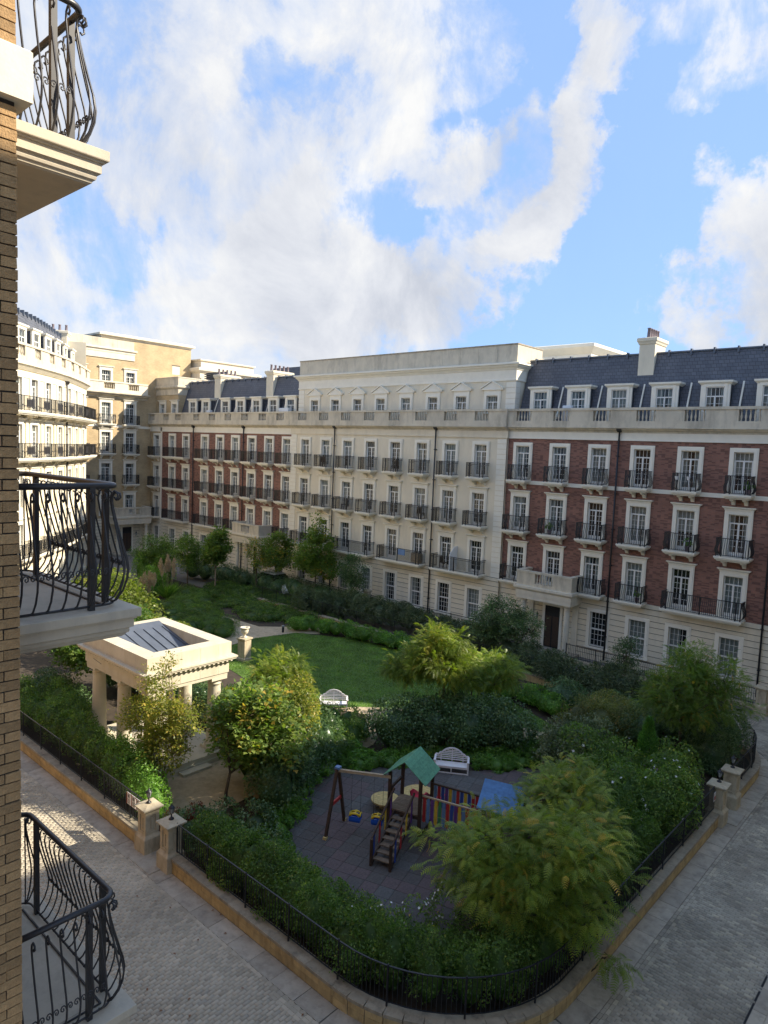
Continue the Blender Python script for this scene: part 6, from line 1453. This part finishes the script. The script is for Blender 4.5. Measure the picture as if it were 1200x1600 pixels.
def planting():
    # near hedges along the railings
    h = line_domes([(-34, 12.0), (-22.0, 11.95)], .62, 1.75, .5)+line_domes([(-32, 13.0), (-27.0, 12.4)], .6, 1.9, .7)
    hedge('mid green hedge behind the railing along the left street, left of the lamp gateway', h, 210, .085, L['hedge'], up_=.2)
    hedge('bright green leafy shrub beside the notices at the lamp gateway', [(-21.3, 11.9, .8, .8, .6, .95), (-20.5, 11.75, .7, .6, .5, .85), (-22.3, 12.1, .9, .8, .7, 1.05), (-23.5, 12.2, .9, .8, .6, 1.0)], 260, .09, L['bright'], cat='shrub', name='shrub')
    hedge('small red-leaved shrub just inside the lamp gateway', [(-19.4, 11.9, .35, .42, .4, .5), (-19.6, 12.7, .3, .4, .4, .42), (-18.7, 12.2, .3, .3, .3, .35)], 260, .07, L['red'], cat='shrub', name='shrub')
    R1 = 3.9
    corner = [(-10.65+(R1-.85)*math.cos(R_(a)), 14.8+(R1-.85)*math.sin(R_(a))) for a in range(-90, 1, 15)]
    corner2 = [(-10.65+(R1-1.9)*math.cos(R_(a)), 14.8+(R1-1.9)*math.sin(R_(a))) for a in range(-90, 1, 18)]
    h = line_domes([(-17.3, 11.75), (-10.65, 11.75)]+corner, .62, 1.65, .42)+line_domes([(-17.0, 12.4), (-14.5, 12.5), (-11.2, 12.5)]+corner2, .55, 1.15, .48)
    hedge('tangled ivy-green hedge filling the near garden corner behind the railing', h, 330, .075, L['hedge'], up_=.15, shade=.45, sv=.2)
    h = line_domes([(-7.6, 15.0), (-7.7, 24.9)], .6, 1.7, .45)+line_domes([(-8.5, 18.0), (-8.6, 25.0)], .75, 1.9, .55)+line_domes([(-9.6, 20.5), (-9.5, 25.5)], .8, 1.9, .6)
    hedge('small-leaved dark hedge behind the railing of the right-hand street', h, 260, .075, L['hedge'], up_=.2, shade=.42)
    # loose flowering stems over the playground edge
    pts = [G(x, y, .3) for x, y in ((560, 1470), (600, 1475), (650, 1465), (700, 1440), (735, 1420), (770, 1440))]
    hedge('loose flowering shrub with pale blossom heads on the near edge of the rubber tiles', [(x, y, .55, .5, .45, .75) for x, y in pts], 170, .085, L['maple'], cat='shrub', name='flowering_shrub', flowers=(MT['flower_w'], 220, .04), corek=0)
    # planting between gateway and playground
    hd = [G(x, y, .5) for x, y in ((300, 1300), (330, 1320), (370, 1330), (345, 1285), (400, 1290), (420, 1330), (400, 1360), (360, 1345))]
    hedge('dark shrubs between the lamp gateway and the rubber playground', [(x, y, .5, .7, .65, .7) for x, y in hd], 260, .095, L['dark'], cat='shrub', name='shrub', shade=.6, corek=.5)
    gc = [G(*p) for p in ((400, 1310), (430, 1260), (480, 1215), (530, 1172), (560, 1180), (520, 1195), (480, 1235), (455, 1275), (440, 1310), (438, 1345), (470, 1400), (440, 1400), (395, 1350))]
    leafmass('ground_cover', area_domes(gc, .42, .55, 70), 260, .10, L['bright'], 'leaf', shade=.42, kind='stuff', label='glossy bright green ground cover edging the left of the playground')
    hedge('big dark glossy shrub mass between the maple and the playground', [(x, y, 1.0, .95, .9, 1.15) for x, y in [G(*p, .8) for p in ((480, 1190), (455, 1215), (430, 1240), (500, 1165), (470, 1165))]], 230, .11, L['dark'], 'sprig', cat='shrub', name='shrub', shade=.5)
    # maple and its neighbours
    b = G(352, 1262); c = G(395, 1140, 2.6)
    tree('maple_tree', 'broad-leaved maple with pale green sunlit crown beside the gravel court', b, (b[0]+.1, b[1]+.1, 1.3), [(c[0], c[1], 2.7, 1.6, 1.5, 1.25), (c[0]-.9, c[1]+.2, 2.6, 1.3, 1.1, 1.0), (c[0]+1.2, c[1]+.1, 2.4, 1.2, 1.2, .9), (c[0]+.2, c[1]+.1, 3.8, 1.0, 1.0, .6), (c[0]+1.5, c[1]+.6, 3.3, .5, .5, .4), (c[0]-1.5, c[1]-.3, 3.3, .45, .45, .4), (c[0]-.3, c[1]-1.2, 2.2, .5, .5, .4)], .07, 9500, .16, L['maple'], 'maple', clump=.36, nclump=190, shade=.62)
    b = G(248, 1222); c = G(255, 1120, 3.0)
    tree('young_tree', 'slender multi-stemmed tree with sparse yellow-green leaves in front of the temple', b, (b[0], b[1], 1.2), [(c[0], c[1], 3.1, .75, .8, 1.2), (c[0]-.3, c[1], 4.3, .45, .5, .6), (c[0]-1.2, c[1]-.2, 2.9, .9, .8, .7), (c[0]-1.9, c[1]-.3, 2.6, .55, .5, .45), (c[0]+.3, c[1], 4.9, .35, .35, .4), (c[0]+1.1, c[1]+.2, 3.0, .8, .7, .8), (c[0]+.1, c[1]-.1, 1.8, 1.1, .8, .7)], .055, 11500, .11, L['yellow'], 'leaf', bark='bark_pale', stems=3, clump=.30, nclump=190, shade=.66, sv=.2)
    b = G(440, 1160); c = G(430, 1085, 2.6)
    tree('sumac_tree', 'feathery yellow-green tree catching the sun left of the lawn bench', b, (b[0], b[1], 1.4), [(c[0], c[1], 2.9, 1.2, 1.2, .9), (c[0]-.5, c[1]+.8, 3.4, 1.1, 1.1, .6), (c[0]+.7, c[1]+.2, 2.3, .9, .9, .8)], .06, 3200, .36, L['lime'], 'frond', clump=.42, nclump=110, hang=.35, shade=.45)
    c = G(462, 1130, 2.0)
    hedge('sunlit yellow-leaved shrub at the left edge of the lawn bench planting', [(c[0], c[1], 1.9, .85, .85, 1.7), (c[0]-.8, c[1]-.1, 1.6, .8, .8, 1.5), (c[0]+.3, c[1]-.6, 1.3, .6, .6, 1.2), (c[0]-.3, c[1]+.5, 2.3, .7, .7, 1.4)], 240, .11, L['yellow'], cat='shrub', name='shrub', shade=.66, corek=.6)
    hedge('olive-green shrub between the yellow shrub and the temple', [(x, y, 1.1, .9, .9, 1.2) for x, y in [G(*p, 1.0) for p in ((400, 1130), (370, 1120), (390, 1180), (430, 1190))]], 200, .10, L['hedge'], cat='shrub', name='shrub', corek=.7)
    # trees left of and behind the temple
    tree('maple_tree', 'dark full-crowned maple left of the temple, under the middle near balcony', (-31.5, 15.0), (-31.5, 15.0, 1.6), [(-31.6, 14.8, 3.2, 1.8, 1.6, 1.3), (-33.6, 15.5, 3.0, 1.6, 1.5, 1.2), (-31.0, 16.5, 3.8, 1.4, 1.4, 1.0)], .09, 11000, .17, L['maple'], 'maple', clump=.42, nclump=190, shade=.4)
    tree('maple_tree', 'yellow-green tree seen through the middle balcony railing', (-39, 19.5), (-39, 19.5, 1.6), [(-39, 19.5, 3.4, 2.2, 2.0, 1.6), (-42, 20.5, 3.2, 2.0, 2.0, 1.4), (-36.5, 19.5, 2.8, 1.6, 1.6, 1.2)], .10, 9000, .20, L['yellow'], 'maple', clump=.5, nclump=190, shade=.35)
    hedge('dark shrubbery at the foot of the trees left of the temple', line_domes([(-35, 14.0), (-30.5, 13.6)], .9, 1.5, .7)+line_domes([(-34, 17), (-30, 18)], .9, 1.6, .8)+line_domes([(-29.3, 18.3), (-24, 18.8)], .8, 1.5, .7), 170, .10, L['dark'], cat='shrub', name='shrub', shade=.55)
    # centre: round bushes, ring of ground cover, feathery trees
    hedge('large rounded dark green bush behind the playground bench, left of the pair', [(x, y, .95, 1.15, 1.05, 1.25) for x, y in [G(*p, .9) for p in ((615, 1140), (645, 1135), (672, 1142))]], 240, .12, L['dark'], 'leaf', cat='bush', name='round_bush', shade=.5)
    hedge('large rounded dark green bush behind the playground bench, right of the pair', [(x, y, .95, 1.15, 1.1, 1.25) for x, y in [G(*p, .9) for p in ((730, 1142), (765, 1135), (792, 1145), (712, 1125))]], 240, .12, L['dark'], 'leaf', cat='bush', name='round_bush', shade=.55)
    gc = [G(*p) for p in ((535, 1195), (560, 1182), (590, 1192), (640, 1180), (720, 1188), (790, 1185), (830, 1165), (853, 1170), (848, 1190), (800, 1206), (752, 1204), (742, 1182), (645, 1180), (632, 1196), (600, 1200), (560, 1208))]
    leafmass('ground_cover', area_domes(gc, .42, .5, 80), 240, .10, L['bright'], 'leaf', shade=.38, kind='stuff', label='ring of glossy ground cover round the two dark bushes')
    hedge('clipped mid green shrub bed in front of the lawn bench', [(x, y, .45, .62, .6, .70) for x, y in [G(*p, .4) for p in ((500, 1125), (520, 1125), (545, 1130), (562, 1140), (500, 1150), (525, 1150), (550, 1152), (480, 1140), (480, 1165), (505, 1172), (530, 1165))]], 260, .085, L['hedge'], cat='shrub', name='shrub', shade=.62)
    b = G(690, 1118); c = G(680, 1030, 3.6)
    tree('sumac_tree', 'feathery tree with yellow-lit crown in the middle of the garden', b, (b[0]+.05, b[1], 1.7), [(c[0], c[1], 3.7, 1.5, 1.4, .9), (c[0]-1.5, c[1]-.3, 3.0, 1.0, 1.0, .55), (c[0]+1.2, c[1]+.4, 3.2, 1.1, 1.1, .6), (c[0]+.2, c[1]+.3, 4.6, 1.0, .9, .5)], .08, 5200, .32, L['lime'], 'frond', clump=.40, nclump=210, hang=.35, shade=.4, topshade=.10)
    b = G(735, 1118); c = G(768, 1045, 2.8)
    tree('sumac_tree', 'duller green feathery tree just right of the yellow-lit one', b, (b[0], b[1], 1.4), [(c[0], c[1], 2.7, 1.5, 1.4, .8), (c[0]-.9, c[1], 2.5, 1.1, 1.1, .7)], .055, 2600, .33, L['mimosa'], 'frond', clump=.42, nclump=120, hang=.35, shade=.5)
    # big mimosa over the playground's near right
    b = (-9.3, 17.0); c = G(830, 1330, 2.9)
    bl = [(c[0], c[1], 2.7, 1.5, 1.5, .8)]
    for (px, py, z, r_) in ((705, 1310, 2.4, .65), (660, 1312, 2.1, .35), (735, 1345, 2.2, .8), (825, 1285, 2.7, .8), (745, 1275, 2.6, .35), (885, 1240, 2.8, 1.1), (915, 1300, 2.6, 1.1), (790, 1400, 2.0, 1.0), (880, 1400, 2.0, 1.1), (935, 1370, 2.0, .7), (760, 1330, 3.0, .8), (875, 1320, 3.3, 1.0), (900, 1220, 2.6, 1.0)):
        q = G(px, py, z); bl.append((q[0], q[1], z, r_, r_, r_*.6))
    tree('mimosa_tree', 'wide spreading mimosa with drooping feathery leaves over the near right of the playground', b, (b[0], b[1], 1.5), bl, .11, 7400, .34, L['mimosa'], 'frond', clump=.42, nclump=360, hang=.18, shade=.5, sv=.22, flat=.42)
    q = G(955, 1490, .9); tree('mimosa_seedling', 'single low mimosa spray hanging out over the wall coping by the right street', (q[0]-.5, q[1]-.1), (q[0]-.2, q[1], .7), [(q[0], q[1], .75, .28, .3, .12)], .02, 46, .34, L['mimosa'], 'frond', clump=.25, nclump=12, hang=.6, cat='branch')
    # right-hand shrubs
    hedge('tall rose of Sharon shrubs with white and lilac flowers along the right of the garden', [(x, y, 1.1, .95, .95, 1.25) for x, y in [G(*p, 1.0) for p in ((900, 1190), (935, 1200), (965, 1215), (1045, 1238), (980, 1262), (1020, 1275), (1045, 1262), (940, 1240), (1050, 1215))]], 210, .11, L['hedge'], 'leaf', cat='shrub', name='flowering_shrub', flowers=(MT['flower_w'], 70, .065), shade=.55)
    hedge('lilac-flowered shrub in front of the little conifer', [(x, y, .9, .55, .55, .95) for x, y in [G(*p, .9) for p in ((1030, 1238), (1008, 1245))]], 180, .10, L['hedge'], 'leaf', cat='shrub', name='flowering_shrub', flowers=(MT['flower_p'], 60, .06), shade=.5)
    hedge('grey-green variegated shrubs left of the conifer', [(x, y, 1.0, .85, .85, 1.1) for x, y in [G(*p, .9) for p in ((880, 1165), (905, 1172), (930, 1165), (895, 1195), (870, 1185))]], 230, .11, L['oleander'], 'leaf', cat='shrub', name='shrub', shade=.72)
    hedge('olive-brown rounded shrubs beyond the path end', [(x, y, .8, .95, .95, 1.05) for x, y in [G(*p, .7) for p in ((905, 1130), (935, 1135), (965, 1130), (985, 1140), (950, 1120))]], 230, .085, L['olive'], 'leaf', cat='shrub', name='shrub', shade=.55)
    cb = G(1015, 1127, 3.0); V = []
    t = thing('conifer', 'small bright green conical conifer between the flowering shrubs on the right', 'tree', (cb[0], cb[1], 0)); ob('trunk', MB().lathe(0, 0, [(.07, 0), (.03, 1.6)], MT['bark'], 8), t)
    n = 5200; z = rng.uniform(.1, 1, n)**1.25; zz = .15+2.95*z; rr_ = .68*(1-z)**.75*rng.uniform(.7, 1.08, n)*(1+.12*np.sin(zz*9)); a = rng.uniform(0, 6.28, n); p = np.stack([rr_*np.cos(a), rr_*np.sin(a), zz], 1); o = np.stack([np.cos(a), np.sin(a), np.full(n, 1.1)], 1)
    V, F = scatter(LT['lance'], p, o+rnd_dirs(n)*.35, rnd_dirs(n)+np.stack([np.cos(a), np.sin(a), np.zeros(n)], 1)*1.2, .15*rng.uniform(.6, 1.2, n)); ob('crown', np_mesh('crown', V, F, [L['conifer']], np.clip(rng.normal(.5, .22, n), 0, 1)), t)
    b = (-9.6, 30.6); 
    c = G(1080, 1075, 3.8)
    bl = [(c[0], c[1], 3.6, 1.7, 1.6, 1.3), (c[0]-1.0, c[1]+.3, 3.1, 1.1, 1.1, .9), (c[0]+.8, c[1]+.5, 4.2, 1.1, 1.1, .9), (c[0]+.2, c[1], 4.9, 1.0, 1.0, .6), (c[0]+1.5, c[1]+.8, 3.2, .7, .7, .5)]
    tree('ash_tree', 'feathery green tree with orange-turning leaves in the far right garden corner', b, (b[0], b[1], 1.9), bl, .09, 6000, .26, L['autumn'], 'frond', clump=.36, nclump=260, hang=.1, shade=.5)
    hedge('dark oleander clump inside the far right garden corner', [(-8.6, 31.2, 1.1, 1.1, 1.1, 1.35), (-8.0, 30.0, .9, .9, .9, 1.15), (-9.8, 32.0, 1.2, 1.2, 1.1, 1.4), (-8.2, 32.4, 1.0, .9, .9, 1.2), (-11.0, 30.5, .9, 1.0, 1.0, 1.1)], 200, .15, L['dark'], 'lance', cat='shrub', name='shrub', shade=.6)
    b = G(975, 1075, 0); tree('small_tree', 'small dark tree in front of the area railing, left of the orange-tinted tree', b, (b[0], b[1], 1.0), [(b[0], b[1], 1.9, .75, .75, 1.0), (b[0]+.2, b[1], 2.9, .35, .35, .5)], .05, 3600, .09, L['dark'], 'leaf', clump=.26, nclump=70, shade=.55)
    # oleander belt along the far side of the lawn, brighter edging in front
    far = [G(*p, .0) for p in ((470, 960), (540, 968), (620, 985), (700, 1005), (760, 1030), (830, 1060), (900, 1085), (960, 1100), (1010, 1110))]
    hedge('long blue-green oleander belt between the lawn and the far terrace', line_domes(far, .85, 1.9, .75, .3), 190, .20, L['oleander'], 'lance', up_=.6, shade=.55, corek=.6)
    near = [G(*p, .0) for p in ((455, 985), (500, 988), (560, 1000), (620, 1015), (690, 1042), (760, 1075), (830, 1105), (880, 1130))]
    hedge('brighter green shrub edging on the far side of the lawn', line_domes(near, .62, 1.0, .6, .2), 190, .11, L['bright'], 'leaf', cat='shrub', name='shrub', shade=.42)
    hedge('dark low shrubs where the lawn meets the right-hand planting', line_domes([G(*p, 0) for p in ((860, 1100), (920, 1115), (1000, 1135), (1060, 1150))], .95, 1.4, .7, .4), 150, .11, L['dark'], 'leaf', cat='shrub', name='shrub', shade=.55)
    # ground cover beds left of the lawn
    bed = [G(*p) for p in ((262, 950), (300, 925), (335, 960), (358, 985), (350, 1000), (300, 990), (270, 975))]
    leafmass('ground_cover', area_domes(bed, .8, .75, 60), 120, .13, L['hedge'], 'lance', shade=.5, kind='stuff', label='dark green planted mound left of the sandy path')
    bed = [G(*p) for p in ((310, 930), (345, 910), (420, 925), (500, 950), (540, 968), (460, 975), (410, 972), (360, 955))]
    leafmass('ground_cover', area_domes(bed, .8, .55, 90), 110, .13, L['hedge'], 'leaf', shade=.42, kind='stuff', label='ivy bed beyond the sandy path under the far trees')
    # pampas grass
    for i, (px, py, lab) in enumerate(((228, 962, 'pampas grass clump with pale plumes nearest the temple roof'), (262, 935, 'pampas grass clump with upright plumes farther back beside the path'))):
        x, y = G(px, py); t = thing('pampas_grass', lab, 'grass clump', (x, y, 0), 0, 'pampas grass clumps'); n = 900
        a = rng.uniform(0, 6.28, n); o = np.stack([np.cos(a)*.8, np.sin(a)*.8, rng.uniform(.5, 1.6, n)], 1); V, F = scatter(tpl_leaf(.03), rng.normal(0, .12, (n, 3))*np.array([1, 1, 0])+np.array([0, 0, .05]), o, rnd_dirs(n), rng.uniform(.9, 1.7, n)); ob('leaves', np_mesh('leaves', V, F, [L['bright']], rng.random(n)), t)
        for k in range(9 if i else 7):
            an = random.uniform(0, 6.28); l = random.uniform(.15, .8); bx, by = l*math.cos(an), l*math.sin(an); hh = random.uniform(1.6, 2.7); m = 420; z = rng.uniform(0, 1, m); w = .19*np.sin(np.pi*(.08+.9*z))
            aa = rng.uniform(0, 6.28, m); p = np.stack([bx+z*.1+w*np.cos(aa)*rng.random(m), by+w*np.sin(aa)*rng.random(m), hh+z*1.0], 1); V, F = scatter(tpl_leaf(.25), p, np.stack([np.cos(aa)*.5, np.sin(aa)*.5, np.ones(m)], 1), rnd_dirs(m), rng.uniform(.08, .16, m)); pl = ob('plume', np_mesh('plume', V, F, [MT['pampas']], rng.random(m)), t)
            ob('stalk', MB().tube([(bx*.2, by*.2, 0), (bx*.7, by*.7, hh*.6), (bx, by, hh+.1)], .008, MT['palewood'], 4), pl)
    # far trees
    def ft(label, px, py, h, blobs, n, mat, size=.13, tpl='leaf', r=.08, name='far_tree', fork=.38, **kw):
        x, y = G(px, py); tree(name, label, (x, y), (x, y, h*fork), [(x+a, y+b_, z, rx, rx, rz) for a, b_, z, rx, rz in blobs], r, n, size, mat, tpl, group='trees along the far side of the garden', **kw)
    ft('rounded bushy tree at the far left end of the garden, before the porch steps', 243, 908, 4.2, [(0, 0, 3.0, 1.7, 1.2), (1.3, .2, 2.6, 1.4, 1.0), (-1.2, -.3, 2.2, 1.3, .9)], 8000, L['hedge'], .17, clump=.5, nclump=110, shade=.5)
    ft('narrow upright green tree second from the far left', 293, 920, 5.0, [(0, 0, 3.4, 1.2, 1.3), (0, 0, 4.7, .6, .6), (.2, 0, 2.4, 1.2, .6)], 6500, L['hedge'], .16, clump=.42, nclump=90, shade=.55)
    ft('green tree with bare pale trunk third from the far left', 336, 925, 5.6, [(0, 0, 4.0, 1.25, 1.1), (.3, 0, 5.2, .8, .6), (-.3, 0, 3.0, 1.1, .5)], 6500, L['autumn'], .17, 'maple', clump=.42, nclump=90, shade=.4, bark='bark_pale')
    ft('thin sparse tree with orange-tinged twigs before the portico of the left terrace', 400, 925, 5.0, [(-.2, 0, 3.4, .9, 1.2), (-.9, 0, 4.2, .6, .6), (.6, 0, 2.6, .7, .6)], 2300, L['autumn'], .14, clump=.36, nclump=60, shade=.7)
    ft('yellow-green spreading tree hiding the parked cars', 430, 925, 5.5, [(0, 0, 4.0, 1.3, 1.2), (.8, 0, 3.1, 1.3, .8), (-.7, 0, 3.0, 1.1, .7), (.2, 0, 5.2, .6, .5)], 6800, L['maple'], .17, 'maple', clump=.46, nclump=100, shade=.62)
    ft('tallest far tree with a pointed leafy top, left of the cream block windows', 492, 940, 7.4, [(0, 0, 4.2, 1.7, 1.6), (-.1, 0, 6.2, .8, 1.1), (.1, 0, 7.4, .3, .5), (.8, 0, 3.0, 1.4, .9), (-1.0, 0, 3.2, 1.2, .9)], 11000, L['autumn'], .16, 'maple', clump=.46, nclump=170, shade=.5)
    ft('small dark tree beside the stone post of the area railing', 548, 955, 4.6, [(0, 0, 3.4, 1.0, 1.2), (.4, 0, 2.6, .9, .7), (-.1, 0, 4.3, .5, .5)], 5200, L['dark'], .13, clump=.4, nclump=80, shade=.65)
    hedge('dark shrub belt under the far trees at the left', line_domes([G(*p, 0) for p in ((300, 905), (360, 912), (430, 928), (500, 945), (560, 958))], .95, 1.7, .8, .4), 110, .14, L['dark'], 'lance', shade=.6)
    hedge('bright green conical shrubs beside the pampas grass', [(x, y, 1.0, 1.0, 1.0, 1.5) for x, y in [G(*p, .5) for p in ((235, 925), (205, 950), (255, 905), (225, 900))]], 150, .13, L['bright'], 'leaf', cat='shrub', name='shrub', shade=.5)
    hedge('sunlit yellow-green undergrowth behind the middle balcony railing', line_domes([(-48, 23), (-38, 22), (-34, 20)], 1.3, 2.0, 1.0, .6), 70, .17, L['yellow'], 'leaf', cat='shrub', name='shrub', shade=.4)
    b = G(785, 1012); c = G(785, 965, 3.0)
    tree('laurel_tree', 'dense dark round-headed evergreen tree left of the right-hand portico', b, (b[0], b[1], 1.2), [(c[0], c[1], 3.0, 1.5, 1.4, 1.3), (c[0]+1.5, c[1]+.3, 2.7, 1.1, 1.0, 1.0), (c[0]-.9, c[1]-.3, 2.5, 1.2, 1.1, .9), (c[0], c[1], 4.1, .8, .8, .6)], .08, 14000, .12, L['dark'], 'leaf', clump=.34, nclump=230, shade=.75, sv=.2)
    for i, x in enumerate((-37.0, -36.0, -35.0, -34.0, -33.0, -31.8, -30.6)):
        hedge('small rounded grey-green shrub in the area bed under the cream block', [(x+.2, 40.95, .62, .42, .36, .36)], 260, .07, L['oleander'], cat='shrub', name='round_shrub', shade=.4, group='small rounded shrubs in the area bed under the cream block')
planting()
balcony_things()
